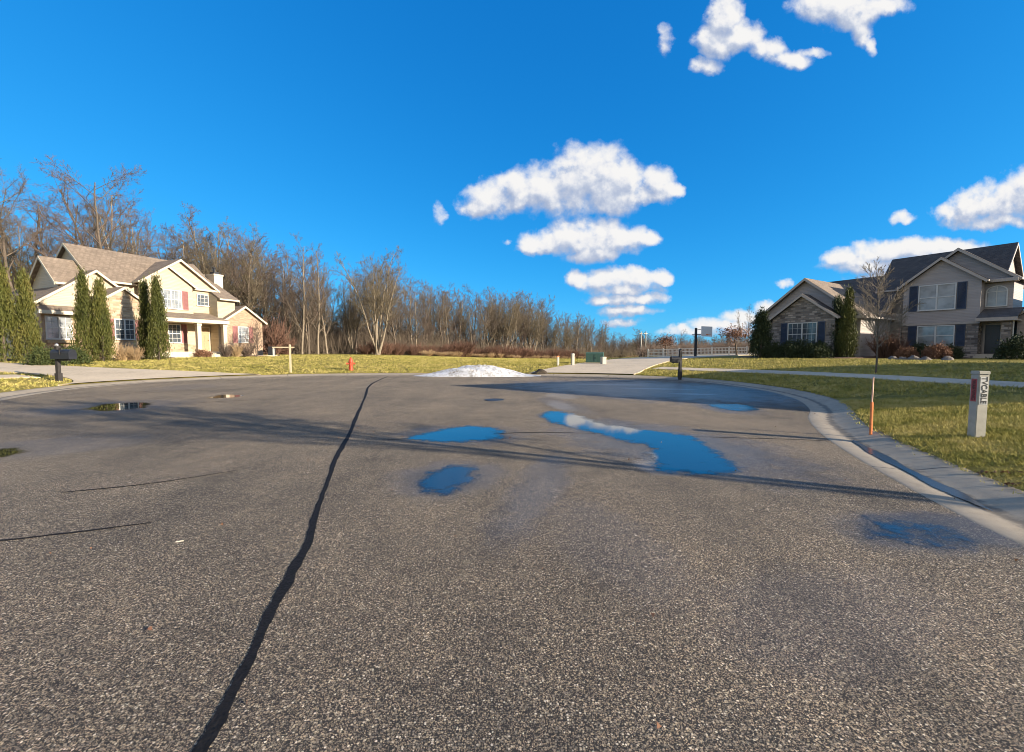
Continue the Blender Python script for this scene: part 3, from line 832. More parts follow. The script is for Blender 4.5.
# lower right extension with the long slope, and its chimney
W('wall', HL, 11.4, 13.0, -0.2, 9.8, 5.15, 0.54, 'x', M['cream'])
gable_roof(HL, 11.4, 13.0, -0.2, 9.8, 5.15, 0.54, 'x', M['shingle'], M['creambright'], 0.30, 0.22, ends=(False, True))
ch = MB(); ch.box(13.02, 13.85, 2.7, 3.9, -0.7, 7.7); ch.box(12.97, 13.9, 2.65, 3.95, 7.702, 7.85)
cho = ch.build('chimney', M['creambright'], HL)
cc = MB(); cc.box(13.2, 13.65, 2.95, 3.6, 7.852, 8.1); cc.lathe([(0.1,0),(0.1,0.35),(0.16,0.36),(0.16,0.45)], 10, (13.42, 3.27, 8.1)); cc.build('chimney_cap', M['black'], cho)
# second storey front gables
W('wall', HL, 6.2, 11.9, 1.0, 4.5, 6.02, 0.74, 'y', M['cream'])
gable_roof(HL, 6.2, 11.9, 1.0, 5.0, 6.02, 0.74, 'y', M['shingle'], M['creambright'], 0.28, 0.3, ends=(True, False))
W('wall', HL, 6.0, 9.75, 0.5, 1.0, 6.02, 0.74, 'y', M['cream'], 3.2)
gable_roof(HL, 6.0, 9.75, 0.5, 1.0, 6.02, 0.74, 'y', M['shingle'], M['creambright'], 0.22, 0.22, 0.13, ends=(True, False))
tb = MB(); tb.prism([(0.72, 5.98), (0.99, 6.10), (0.99, 5.82), (0.72, 5.82)], 'x', 9.78, 12.15); tb.build('trim', M['creambright'], HL)
window(HL, 7.2, 8.85, 3.97, 5.55, 0.5, M['white'], M['panepale'], 2, 2, (2, 1))
shutter(HL, 8.9, 9.36, 3.95, 5.57, 0.5, M['mauve']); shutter(HL, 6.68, 7.14, 3.95, 5.57, 0.5, M['mauve'])
window(HL, 10.35, 11.35, 4.48, 5.52, 1.0, M['white'], M['pane'], 1, 1, (2, 2), sash=False)
window(HL, 4.1, 5.3, 4.5, 5.5, 1.6, M['white'], M['pane'], 2, 1, (1, 1), sash=False)
fb_ = MB(); fb_.box(6.22, 11.66, .955, .998, -.5, 1.0); fb_.build('wall', M['palestone'], HL)
# porch
shed_roof(HL, 5.7, 11.75, -1.15, 0.99, 3.02, 3.72, M['shingle'], M['creambright'], 0.12, 0.26)
pf = MB(); pf.box(5.6, 11.68, -1.1, 0.98, -0.6, 0.36); pf.box(9.7, 11.6, -1.5, -1.103, -0.6, 0.24); pf.box(9.7, 11.6, -1.85, -1.503, -0.6, 0.12)
pf.build('porch_floor', M['creambright'], HL)
for x in (9.30, 5.85, 11.5):
    c = MB(); c.box(x-0.16, x+0.16, -1.0, -0.68, 0.362, 2.84); c.box(x-0.2, x+0.2, -1.04, -0.64, 0.364, 0.6); c.box(x-0.2, x+0.2, -1.04, -0.64, 2.6, 2.835)
    c.build('column', M['creambright'], HL)
window(HL, 7.95, 8.95, 1.1, 2.72, 1.0, M['white'], M['pane'], 1, 2, (2, 1))
shutter(HL, 9.0, 9.42, 1.08, 2.74, 1.0, M['mauve']); shutter(HL, 7.45, 7.9, 1.08, 2.74, 1.0, M['mauve'])
door(HL, 10.35, 11.25, 0.37, 2.5, 1.0, M['tan'], M['creambright'])
# brick right wing
W('wall', HL, 11.78, 15.45, -0.55, 6.5, 3.2, 0.70, 'y', M['brick'])
gable_roof(HL, 11.78, 15.45, -0.55, 6.5, 3.2, 0.70, 'y', M['shingle'], M['creambright'], 0.28, 0.28)
window(HL, 12.95, 13.98, 1.2, 2.72, -0.55, M['white'], M['panepale'], 1, 2, (2, 1))
shutter(HL, 12.48, 12.90, 1.18, 2.74, -0.55, M['mauve']); shutter(HL, 14.03, 14.45, 1.18, 2.74, -0.55, M['mauve'])

# ---- taupe and stone house on the right
HR = empty('house', (23.0, 38.0, 0.88), R(-58), 'taupe and grey stone two storey house with dark roof and navy shutters', 'house')
W('wall', HR, -1.35, 6.3, 0.0, 9.0, 3.25, 0.80, 'y', M['taupe'])
gable_roof(HR, -1.35, 6.3, 0.0, 11.5, 3.25, 0.80, 'y', M['shingle'], M['taupetrim'], 0.35, 0.35)  # lit copy of this house's shingles, sunlight put into the lighter brown
ws = MB(); ws.box(-1.32, 0.398, -0.06, -0.002, -0.7, 2.9); ws.build('wall', M['greystone'], HR)
W('wall', HR, 0.4, 5.02, -1.0, 0.0, 3.2, 0.76, 'y', M['greystone'])
gable_roof(HR, 0.4, 5.02, -1.0, 0.0, 3.2, 0.76, 'y', M['shingle_shade'], M['taupetrim'], 0.28, 0.28, ends=(True, False))
er = MB(); er.prism([(-0.42, 3.22), (-0.01, 3.36), (-0.01, 3.02), (-0.42, 3.02)], 'x', -1.6, 0.1); er.build('trim', M['taupetrim'], HR)
er = MB(); er.prism([(-0.42, 3.22), (-0.01, 3.36), (-0.01, 3.02), (-0.42, 3.02)], 'x', 5.32, 6.6)
er.build('trim', M['taupetrim'], HR)
window(HR, 1.66, 3.84, 0.98, 2.84, -1.0, M['white'], M['pane'], 2, 2, (2, 1))
shutter(HR, 1.12, 1.62, 0.96, 2.86, -1.0, M['navy']); shutter(HR, 3.88, 4.38, 0.96, 2.86, -1.0, M['navy'])
# lower dark roof running behind the wing
W('wall', HR, -0.6, 6.0, 5.2, 12.8, 3.9, 0.82, 'x', M['taupe'])
gable_roof(HR, -0.6, 6.0, 5.2, 12.8, 3.9, 0.82, 'x', M['shingle_shade'], M['taupetrim'])
# main two storey body
W('wall', HR, 5.2, 12.0, 7.2, 13.2, 5.75, 0.92, 'x', M['taupe'])
gable_roof(HR, 5.2, 12.0, 7.2, 13.2, 5.75, 0.92, 'x', M['shingle_shade'], M['taupetrim'], 0.32, 0.30)
W('wall', HR, 6.95, 12.75, 7.0, 10.0, 5.78, 0.82, 'y', M['taupe'])
gable_roof(HR, 6.95, 12.75, 7.0, 11.0, 5.78, 0.82, 'y', M['shingle_shade'], M['taupetrim'], 0.30, 0.32, ends=(True, False))
W('wall', HR, 7.0, 11.34, 6.0, 7.0, 5.72, 0.82, 'y', M['taupe'], 2.66)
gable_roof(HR, 7.0, 11.34, 6.0, 7.0, 5.72, 0.82, 'y', M['shingle_shade'], M['taupetrim'], 0.28, 0.28, ends=(True, False))
ws = MB(); ws.box(7.02, 11.32, 6.02, 6.99, -0.7, 2.64); ws.build('wall', M['greystone'], HR)
ws = MB(); ws.box(6.302, 7.0, 5.7, 7.1, -0.7, 3.6); ws.build('wall', M['greystone'], HR)
tb = MB(); tb.prism([(6.55, 5.72), (6.99, 5.86), (6.99, 5.52), (6.55, 5.52)], 'x', 11.2, 13.0); tb.build('trim', M['taupetrim'], HR)
tb = MB(); tb.box(6.96, 11.38, 5.96, 5.998, 2.56, 2.72); tb.build('trim', M['taupetrim'], HR)
window(HR, 7.92, 10.06, 3.70, 5.68, 6.0, M['white'], M['panepale'], 2, 2, None)
shutter(HR, 7.36, 7.88, 3.68, 5.70, 6.0, M['navy']); shutter(HR, 10.10, 10.62, 3.68, 5.70, 6.0, M['navy'])
window(HR, 7.95, 10.1, 0.92, 2.52, 6.02, M['white'], M['panepale'], 2, 2, None)
shutter(HR, 7.39, 7.91, 0.90, 2.52, 6.02, M['navy']); shutter(HR, 10.14, 10.66, 0.90, 2.52, 6.02, M['navy'])
window(HR, 11.4, 12.5, 3.76, 5.30, 7.0, M['white'], M['panepale'], arch=True)
# porch and entry
shed_roof(HR, 11.36, 13.3, 5.0, 6.99, 2.80, 3.52, M['shingle_shade'], M['taupetrim'])
pf = MB(); pf.box(11.36, 13.0, 5.2, 6.98, -0.6, 0.34); pf.box(11.36, 12.9, 4.8, 5.197, -0.6, 0.20); pf.box(11.36, 12.9, 4.4, 4.797, -0.6, 0.07); pf.build('porch_floor', M['kerbconc'], HR)
door(HR, 11.5, 12.25, 0.35, 2.45, 7.0, M['darkdoor'], M['taupetrim'])
window(HR, 12.38, 12.66, 0.45, 2.45, 7.0, M['white'], M['panepale'], 1, 1, None, sash=False)
pl = MB(); pl.box(12.56, 13.0, 5.3, 5.74, 0.342, 2.55); pl.build('column', M['greystone'], HR)
dsp = MB(); dsp.tube([(13.08, 5.5, 2.7), (13.08, 5.5, 0.1)], 0.04, 6); dsp.build('downspout', M['white'], HR)
# next gable wing cut by the frame
W('wall', HR, 13.05, 19.0, 6.8, 14.0, 2.95, 0.78, 'y', M['taupe'])
gable_roof(HR, 13.05, 19.0, 6.8, 14.0, 2.95, 0.78, 'y', M['shingle_shade'], M['taupetrim'])
window(HR, 14.2, 16.4, 0.95, 2.5, 6.8, M['white'], M['panepale'], 2, 2, None)
shutter(HR, 13.6, 14.15, 0.93, 2.52, 6.8, M['navy']); shutter(HR, 16.45, 17.0, 0.93, 2.52, 6.8, M['navy'])

# ---- the neighbour's house past the right edge of the view: it throws the long shadow over lawn and road
HN = empty('house', (23.4, 3.4, 0.8), 0, 'tan neighbouring house standing just past the right edge, its shadow over the road', 'house')
nb = MB(); nb.prism([(0, -0.9), (0, 4.45), (3.3, 7.65), (14.0, 3.5), (14.0, -0.9)], 'x', 0.3, 12.0); nb.build('wall', M['cream'], HN)
nr = MB(); nr.prism([(-0.3, 4.18), (3.3, 7.70), (3.3, 7.92), (-0.3, 4.40)], 'x', 0, 12.3); nr.prism([(3.3, 7.70), (14.4, 3.40), (14.4, 3.60), (3.3, 7.92)], 'x', 0, 12.3); nr.build('roof', M['shingle'], HN)
for (y0, y1, z0, z1) in ((2.2, 4.4, 3.7, 5.2), (2.2, 4.4, 0.9, 2.4), (8.5, 10.6, 0.9, 2.4)):
    f = MB(); f.box(0.22, 0.298, y0, y1, z0, z0+0.08); f.box(0.22, 0.298, y0, y1, z1-0.08, z1)
    for yy in (y0, (y0+y1)/2-0.04, y1-0.08): f.box(0.222, 0.298, yy, yy+0.08, z0+0.08, z1-0.08)
    fr = f.build('window', M['white'], HN)
    p = MB(); p.box(0.27, 0.296, y0+0.02, y1-0.02, z0+0.02, z1-0.02); p.build('pane', M['pane'], fr)

# ------------------------------------------------------------------ bare trees
def unit(v): return v/(np.linalg.norm(v)+1e-9)
def chain_mesh(chains, name):
    """chains: list of (points Nx3, radii N, sides) -> one mesh"""
    VS = []; FS = []; base = 0
    for pts, rad, sides in chains:
        n = len(pts)
        T = np.gradient(pts, axis=0); T /= (np.linalg.norm(T, axis=1)[:, None]+1e-9)
        ref = np.array([0.31, 0.17, 0.93]) if abs(T[0][2]) < 0.8 else np.array([0.93, 0.3, 0.1])
        A = np.cross(T, ref); A /= (np.linalg.norm(A, axis=1)[:, None]+1e-9)
        B = np.cross(T, A)
        t = np.arange(sides)*2*np.pi/sides
        ring = pts[:, None, :] + rad[:, None, None]*(A[:, None, :]*np.cos(t)[None, :, None] + B[:, None, :]*np.sin(t)[None, :, None])
        VS.append(ring.reshape(-1, 3))
        i = np.arange(n-1)[:, None]*sides; k = np.arange(sides)[None, :]; k2 = (k+1) % sides
        FS.append(np.stack([base+i+k, base+i+k2, base+i+sides+k2, base+i+sides+k], -1).reshape(-1, 4))
        base += n*sides
    V = np.concatenate(VS); Fq = np.concatenate(FS)
    me = bpy.data.meshes.new(name)
    me.vertices.add(len(V)); me.vertices.foreach_set('co', V.ravel())
    me.loops.add(Fq.size); me.loops.foreach_set('vertex_index', Fq.ravel().astype(np.int32))
    me.polygons.add(len(Fq)); me.polygons.foreach_set('loop_start', np.arange(0, Fq.size, 4, dtype=np.int32))
    me.polygons.foreach_set('loop_total', np.full(len(Fq), 4, dtype=np.int32))
    me.update(); me.validate()
    return me

def tree_chains(rng, height, spec, starts=None, rmin=0.012):
    """spec per level: (n_children, first_fraction, angle, length_ratio, wiggle, uplift)"""
    levels = {0: [], 1: []}
    def grow(p, d, L, r, lvl):
        n = max(3, int(L/(0.9 if lvl < 2 else 0.45)))
        n = min(n, [16, 9, 5, 4, 3][min(lvl, 4)])
        sp = spec[min(lvl, len(spec)-1)]
        pts = [p]; rad = [r]; step = L/n
        dirs = []
        for i in range(n):
            d = unit(d + rng.normal(size=3)*sp[4] + np.array([0, 0, sp[5]]))
            p = p + d*step; pts.append(p); dirs.append(d)
            f = (i+1)/n
            rad.append(max(rmin*0.7, r*(1-f*(0.80 if lvl == 0 else 0.7))))
        sides = [8, 5, 4, 3, 3][min(lvl, 4)]
        levels[0 if lvl == 0 else 1].append((np.array(pts), np.array(rad), sides))
        if lvl >= len(spec): return
        nc, f0, ang, lr = sp[0], sp[1], sp[2], sp[3]
        nc = max(1, int(round(nc*rng.uniform(0.8, 1.2)*(min(1.6, L/ (height*0.3)) if lvl == 1 else 1))))
        az = rng.uniform(0, 6.28)
        for c in range(nc):
            f = f0 + (1-f0)*(c+rng.uniform(0, 1))/nc
            f = min(0.99, f); x = f*n; i = min(n-1, int(x)); q = pts[i] + (pts[i+1]-pts[i])*(x-i)
            dd = dirs[i]; az += 2.4 + rng.normal()*0.5
            s = unit(np.cross(dd, [0.3, 0.2, 0.9] if abs(dd[2]) < .8 else [1, 0.2, 0])); s2 = np.cross(dd, s)
            side = s*math.cos(az) + s2*math.sin(az)
            a = ang*rng.uniform(0.75, 1.25)
            nd = unit(dd*math.cos(a) + side*math.sin(a))
            ll = (L if lvl else height)*lr*rng.uniform(0.7, 1.2)*((1.15-0.65*(f-f0)/(1-f0+.01)) if lvl == 0 else (1.1-0.4*f))
            grow(q, nd, ll, max(rmin, rad[i]*(0.55 if lvl == 0 else 0.6)), lvl+1)
    if starts is None: starts = [(np.zeros(3), np.array([0, 0, 1.0]), height, height*0.013)]
    for (p, d, L, r) in starts: grow(np.array(p, float), unit(np.array(d, float)), L, r, 0)
    return levels

def tree_meshes(name, seed, height, spec, starts=None, rmin=0.012):
    rng = np.random.default_rng(seed)
    lv = tree_chains(rng, height, spec, starts, rmin)
    return chain_mesh(lv[0], name + '_trunk'), chain_mesh(lv[1], name + '_crown')

# level: (children, first fraction, angle, length ratio, wiggle, uplift)
FOREST = [(20, 0.17, 0.62, 0.26, 0.05, 0.03), (8, 0.2, 0.62, 0.45, 0.13, 0.06), (6, 0.15, 0.65, 0.50, 0.16, 0.03), (4, 0.2, 0.6, 0.6, 0.2, 0.02)]
SPREAD = [(15, 0.22, 0.75, 0.40, 0.06, 0.02), (9, 0.25, 0.62, 0.42, 0.12, 0.05), (7, 0.15, 0.62, 0.46, 0.16, 0.02), (5, 0.2, 0.6, 0.55, 0.2, 0.02)]
FAN = [(14, 0.30, 0.50, 0.24, 0.05, 0.03), (7, 0.2, 0.55, 0.45, 0.12, 0.06), (6, 0.15, 0.6, 0.50, 0.15, 0.04), (3, 0.2, 0.6, 0.6, 0.2, 0.02)]
SCRUB = [(14, 0.12, 0.6, 0.32, 0.08, 0.05), (6, 0.15, 0.6, 0.5, 0.15, 0.06), (5, 0.15, 0.6, 0.55, 0.18, 0.03)]
YOUNG = [(34, 0.27, 0.70, 0.33, 0.02, 0.03), (8, 0.15, 0.5, 0.40, 0.06, 0.08), (5, 0.2, 0.5, 0.5, 0.1, 0.05)]

class Proto:
    def __init__(s, name, seed, h, spec, bark, twig, starts=None, rmin=0.012):
        s.name = name
        s.t, s.c = tree_meshes(name, seed, h, spec, starts, rmin)
        co = np.zeros(len(s.c.vertices)*3); s.c.vertices.foreach_get('co', co)
        s.h = float(np.percentile(co[2::3], 99.7))
        s.t.materials.append(bark); s.c.materials.append(twig)
        s.t.polygons.foreach_set('use_smooth', [True]*len(s.t.polygons))
    def place(s, loc, h, rz, label, group=None, cat='tree', parts=True, sx=1.0):
        k = h/s.h
        r = empty(s.name, (loc[0], loc[1], loc[2]-0.1), rz, label, cat, group)
        r.scale = (k*sx, k*sx, k)
        for nm, me in (('trunk', s.t), ('crown', s.c)):
            o = bpy.data.objects.new(nm, me); col.objects.link(o); o.parent = r
        return r
P_forest = [Proto('bare_tree', 100+i, 18, FOREST, [M['bark'], M['palebark'], M['bark'], M['palebark'], M['bark']][i], [M['twig'], M['twig'], M['olivetwig'], M['twig'], M['redtwig']][i], rmin=0.013) for i in range(5)]
P_spread = [Proto('bare_tree', 200+i, 18, SPREAD, M['bark'], [M['redtwig'], M['twig']][i], rmin=0.010) for i in range(2)]
def fan_starts(seed, n, h):
    rg = np.random.default_rng(seed)
    return [((rg.normal()*0.15, rg.normal()*0.15, 0), (math.cos(i*6.28/n+rg.normal()*.3)*rg.uniform(.12, .42), math.sin(i*6.28/n)*rg.uniform(.12, .42), 1), h*rg.uniform(.8, 1), h*0.010) for i in range(n)]
P_fan = [Proto('bare_tree', 300+i, 17, FAN, M['palebark'], M['olivetwig'], fan_starts(i, 7, 17), rmin=0.013) for i in range(2)]
P_scrub = [Proto('scrub_tree', 400+i, 8, SCRUB, M['bark'], [M['twig'], M['redtwig'], M['olivetwig']][i], fan_starts(20+i, 4, 8), rmin=0.018) for i in range(3)]
P_young = Proto('young_tree', 500, 5.2, YOUNG, M['bark'], M['palebark'], [((0,0,0),(0,0,1),5.2,0.045)], rmin=0.009)

rng = random.Random(5)
def wood_h(px):   # crown height read along the wood's skyline, as elevation over distance
    xs = [-200, 0, 60, 110, 160, 190, 230, 270, 300, 340, 380, 420, 440, 480, 530, 560, 590, 620, 650, 690]
    ys = [150, 160, 175, 170, 205, 212, 215, 238, 247, 262, 258, 280, 284, 288, 292, 306, 318, 330, 338, 342]
    return float(np.interp(px, xs, ys))
def wood_D(px):
    xs = [-200, 0, 150, 300, 380, 430, 480, 560, 600, 640, 690]
    ds = [50, 52, 55, 60, 74, 88, 104, 135, 165, 205, 250]
    return float(np.interp(px, xs, ds))
G = 'bare trees of the wood beyond the lawns'
LBL = ['bare leafless tree standing among the others in the wood behind the lawn', 'pale trunked bare tree standing among the others in the wood behind the lawn',
       'bare olive brown tree standing among the others in the wood behind the lawn', 'bare many stemmed tree standing among the others in the wood behind the lawn']
count = 0
px = -190.0
while px < 690:
    D0 = wood_D(px)
    for row in range(2 if px < 170 else 3 if px < 330 else 4):
        D = D0 + row*6.5 + rng.uniform(-2.5, 2.5)
        p = px + rng.uniform(-9, 9)
        el = 350 - wood_h(p)
        loc = at(p, D)
        h = el*D/F + CAM_H - loc[2]
        h *= rng.uniform(0.72, 0.98) if row < 2 else rng.uniform(0.80, 1.04)
        if p > 600: h *= rng.uniform(.8, 1.0)
        h = max(5, h)
        q = rng.random()
        if q < 0.62: P = P_forest[rng.randrange(5)]
        elif q < (0.70 if p < 230 else 0.88): P = P_spread[rng.randrange(2)]
        else: P = P_fan[rng.randrange(2)]
        if h < 10 and rng.random() < 0.5: P = P_scrub[rng.randrange(3)]
        lab = LBL[1] if P in (P_forest[1], P_forest[3]) else LBL[3] if P in P_fan else LBL[2] if P is P_forest[2] else LBL[0]
        if P in P_scrub: lab = 'low scrubby bare tree among the taller ones at the edge of the wood'
        P.place(loc, h, rng.uniform(0, 6.28), lab, G, sx=rng.uniform(.85, 1.1))
        count += 1
    px += 27.0 if px < 170 else 16.0 if px < 420 else 12.0
# landmark trees of the wood
P_spread[0].place(at(112, 47), 20.8, 1.0, 'tallest bare tree with wide rounded crown right behind the cream house', cat='tree')
P_spread[1].place(at(20, 46), 21.3, 2.1, 'tall bare tree rising behind the leftmost evergreens, cut by the left edge', cat='tree')
P_fan[0].place(at(378, 66), 16.2, 0.4, 'pale multi stemmed bare tree fanning out at the front of the wood', cat='tree')
P_forest[1].place(at(302, 57), 15.5, 1.2, 'slender pale trunked bare tree behind the yard sign', cat='tree', sx=.8)
P_forest[3].place(at(318, 58), 15.0, 2.6, 'slender pale trunked bare tree between yard sign and hydrant', cat='tree', sx=.8)
# low brush below the trees: stems nobody could count
def brush(name, n, pick, hmin, hmax, mat, seed, spread=0.35, r=0.02):
    rg = np.random.default_rng(seed); ch = []
    for i in range(n):
        x, y, z = pick(rg)
        h = rg.uniform(hmin, hmax)
        for k in range(3):
            d = np.array([rg.normal()*spread, rg.normal()*spread, 1.0]); d = unit(d)
            p0 = np.array([x+rg.normal()*.15, y+rg.normal()*.15, z-0.1]); p1 = p0 + d*h*.55; p2 = p1 + unit(d + rg.normal(size=3)*.35)*h*.45
            ch.append((np.array([p0, p1, p2]), np.array([r, r*.7, r*.35]), 3))
            for j in range(3):
                q = p0 + (p1-p0)*rg.uniform(.3, 1); e = unit(d + rg.normal(size=3)*.5)
                ch.append((np.array([q, q+e*h*.4]), np.array([r*.6, r*.3]), 3))
    return link(name, chain_mesh(ch, name), mat)
def pick_wood(lo, hi, d0, d1):
    def f(rg):
        p = rg.uniform(lo, hi); D = wood_D(p) + rg.uniform(d0, d1); return at(p, D)
    return f
tag(brush('undergrowth', 4600, pick_wood(-150, 690, 0, 24), 1.5, 6.0, M['twig'], 1, r=0.03), kind='stuff')
tag(brush('woods', 2600, pick_wood(190, 690, 22, 48), 4.0, 10.0, M['twig'], 11, spread=.2, r=0.05), kind='stuff')
tag(brush('woods', 700, pick_wood(-150, 190, 12, 40), 3.0, 7.5, M['twig'], 12, spread=.2, r=0.04), kind='stuff')
tag(brush('undergrowth', 1500, pick_wood(420, 690, -3, 6), 1.2, 3.6, M['olivetwig'], 2, r=0.03), kind='stuff')
# red and tan bushes along the edge of the wood, each its own object
def bush_mesh(name, seed, w, h, n, r=0.012):
    rg = np.random.default_rng(seed); ch = []
    for i in range(n):
        a = rg.uniform(0, 6.28); t = math.sqrt(rg.uniform(0, 1)); lean = t*w/h*0.9
        d = unit(np.array([math.cos(a)*lean, math.sin(a)*lean, 1.0])); L = h*math.sqrt(1+lean*lean*.5)*rg.uniform(.65, 1.0)*(1-.25*t*t)
        p0 = np.array([math.cos(a)*t*w*.12, math.sin(a)*t*w*.12, -0.1]); p1 = p0 + d*L*.5; d2 = unit(d + rg.normal(size=3)*.25); p2 = p1 + d2*L*.5
        ch.append((np.array([p0, p1, p2]), np.array([r*1.4, r, r*.4]), 3))
        for j in range(5):
            f = rg.uniform(.25, 1); q = p0+(p1-p0)*f if j % 2 else p1+(p2-p1)*f; e = unit(d + rg.normal(size=3)*.6)
            ch.append((np.array([q, q+e*L*.28]), np.array([r*.7, r*.35]), 3))
    return chain_mesh(ch, name)
BM_ = [bush_mesh('bush%d' % i, 30+i, 1.0, 1.0, 110) for i in range(3)]
def mk_bush_protos(mat):
    out = []
    for m_ in BM_:
        c = m_.copy(); c.materials.append(mat); out.append(c)
    return out
B_rust = mk_bush_protos(M['rust']); B_straw = mk_bush_protos(M['straw']); B_twig = mk_bush_protos(M['redtwig'])
def bush(me, loc, w, h, label, group=None, cat='bush', name='bush'):
    o = bpy.data.objects.new(name, me); col.objects.link(o)
    o.location = (loc[0], loc[1], loc[2]-0.02); o.scale = (w, w, h); o.rotation_euler = (0, 0, rng.uniform(0, 6.28))
    return tag(o, label, cat, group)
for i in range(9):
    bush(B_rust[i % 3], at(366+i*9+rng.uniform(-3, 3), wood_D(366+i*9)-5), 2.4, rng.uniform(2.0, 2.9), 'reddish brown bush in the thicket at the foot of the pale many stemmed tree', 'red bushes at the wood edge', name='red_bush')
for i in range(26):
    p = 440+i*5.6+rng.uniform(-3, 3)
    bush(B_rust[i % 3], at(p, wood_D(p)-rng.uniform(4, 9)), 3.6, rng.uniform(2.4, 4.2), 'reddish brown bush in the long thicket behind the snow pile', 'red bushes behind the snow pile', name='red_bush')
for i in range(24):
    p = 430+i*9+rng.uniform(-4, 4)
    bush(B_straw[i % 3], at(p, wood_D(p)-rng.uniform(9, 14)), 2.0, rng.uniform(.8, 1.5), 'clump of tan dry reeds along the far lawn edge', 'dry reeds along the wood', cat='reeds', name='reed_clump')
bush(B_rust[1], at(272, 54), 3.2, 5.5, 'tall orange brown bush beside the right end of the cream house', name='red_bush')
bush(B_rust[2], at(284, 56), 2.2, 3.0, 'low orange brown bush behind the yard sign', name='red_bush')
# far treeline to the right of the wood and behind the fence
for i in range(34):
    p = 640+i*4.2+rng.uniform(-2, 2); D = rng.uniform(120, 190)
    P = P_scrub[rng.randrange(3)] if rng.random() < .75 else P_forest[rng.randrange(5)]
    loc = at(p, D)
    h = max(4, (rng.uniform(9, 22))*D/F + CAM_H - loc[2])
    P.place(loc, h, rng.uniform(0, 6.28), 'small bare tree in the hazy brown row beyond the white fence', 'far trees beyond the white fence', sx=1.2)
def pick_far(rg):
    return at(rg.uniform(640, 790), rg.uniform(105, 170))
tag(brush('undergrowth', 1300, pick_far, 2.0, 4.5, M['redtwig'], 5, r=0.045), kind='stuff')
loc = at(748, 60); P_forest[0].place(loc, 7.2, .3, 'thin bare tree just left of the stone gable end of the taupe house', sx=.55)
loc = at(742, 75); P_forest[2].place(loc, 8.0, 1.3, 'thin pale bare tree behind the white fence near the taupe house', sx=.5)

# ------------------------------------------------------------------ leafy crowns from many small faces
def leaf_mesh(name, pts, size, seed, up=0.5, elong=2.0):
    rg = np.random.default_rng(seed)
    n = len(pts)
    d = rg.normal(size=(n, 3)); d[:, 2] = np.abs(d[:, 2])*0.6 + up; d /= np.linalg.norm(d, axis=1)[:, None]
    s = np.cross(d, rg.normal(size=(n, 3))); s /= np.linalg.norm(s, axis=1)[:, None]
    L = size*rg.uniform(.6, 1.4, size=(n, 1))
    a = pts - s*L*.5; b = pts + s*L*.5; c = pts + d*L*elong
    V = np.stack([a, b, c], 1).reshape(-1, 3)
    me = bpy.data.meshes.new(name)
    me.vertices.add(n*3); me.vertices.foreach_set('co', V.ravel())
    me.loops.add(n*3); me.loops.foreach_set('vertex_index', np.arange(n*3, dtype=np.int32))
    me.polygons.add(n); me.polygons.foreach_set('loop_start', np.arange(0, n*3, 3, dtype=np.int32)); me.polygons.foreach_set('loop_total', np.full(n, 3, dtype=np.int32))
    me.update(); return me
def column_pts(n, seed, h=1.0, w=0.5):
    """points on fan-like sprays filling a tapering column; clumped, thicker near the surface"""
    rg = np.random.default_rng(seed); out = []
    nc = 190
    for i in range(nc):
        t = rg.uniform(0.01, 1)**0.9; a = rg.uniform(0, 6.28)
        prof = (min(1, (t+0.04)/0.16)**.5)*(1-((t-.10)/.93)**1.35*0.95 if t > .10 else 1)*(1-0.06*math.sin(t*23+a*3))
        if t > .93: prof *= .6
        r = max(0.02, w*prof)*rg.uniform(.72, 1.0)
        c = np.array([math.cos(a)*r, math.sin(a)*r, t*h])
        m = n//nc
        q = rg.normal(size=(m, 3))*np.array([.055*w/.25, .055*w/.25, .055]) ; q[:, 2] += rg.uniform(-.02, .05, m)
        out.append(c+q*np.array([1, 1, 1]))
    return np.concatenate(out)
A_me = [leaf_mesh('arborvitae_foliage%d' % i, column_pts(9000, 70+i, 1.0, 0.22), 0.016, 80+i, 1.0, 2.6) for i in range(3)]
A_dark = []
for m_ in A_me:
    c = m_.copy(); c.materials.append(M['arbordark']); A_dark.append(c)
    m_.materials.append(M['arbor'])
tr_m = MB(); tr_m.tube([(0,0,-.05),(0.004,0,.3),(0,0.003,.85)], [.028,.022,.006], 7)
TR = tr_m.mesh('arborvitae_trunk'); TR.materials.append(M['bark'])
def arbor(px, Y, h, k, label, dark=False, w=1.0, group=None):
    loc = at(px, Y)
    r = empty('arborvitae', loc, rng.uniform(0, 6.28), label, 'evergreen tree', group); r.scale = (h*w, h*w, h)
    for nm, me in (('trunk', TR), ('crown', (A_dark if dark else A_me)[k])):
        o = bpy.data.objects.new(nm, me); col.objects.link(o); o.parent = r
arbor(4, 25.0, 5.2, 0, 'columnar green arborvitae, outermost of the leftmost pair at the left edge', w=.54)
arbor(28, 25.6, 4.9, 1, 'columnar green arborvitae beside the garage window, inner one of the leftmost pair', w=.46)
arbor(86, 27.5, 5.1, 2, 'left tree of the arborvitae pair between garage window and small stone gable', w=.46)
arbor(103, 27.8, 4.9, 0, 'right tree of the arborvitae pair, its foot before the small stone gable', w=.46)
arbor(147, 31.5, 5.2, 1, 'left tree of the arborvitae pair standing before the porch corner', w=.42)
arbor(159, 31.0, 5.35, 2, 'taller right tree of the arborvitae pair standing before the porch', w=.46)
arbor(761, 35.0, 3.6, 0, 'dark rounded evergreen at the far left corner of the grey stone gable', True, .95)
arbor(836, 33.5, 4.3, 1, 'dark columnar evergreen right of the stone gable window, left one of its pair', True, .58)
arbor(847, 32.4, 4.7, 2, 'sunlit columnar evergreen beside the cream side wall of the taupe house', False, .50)

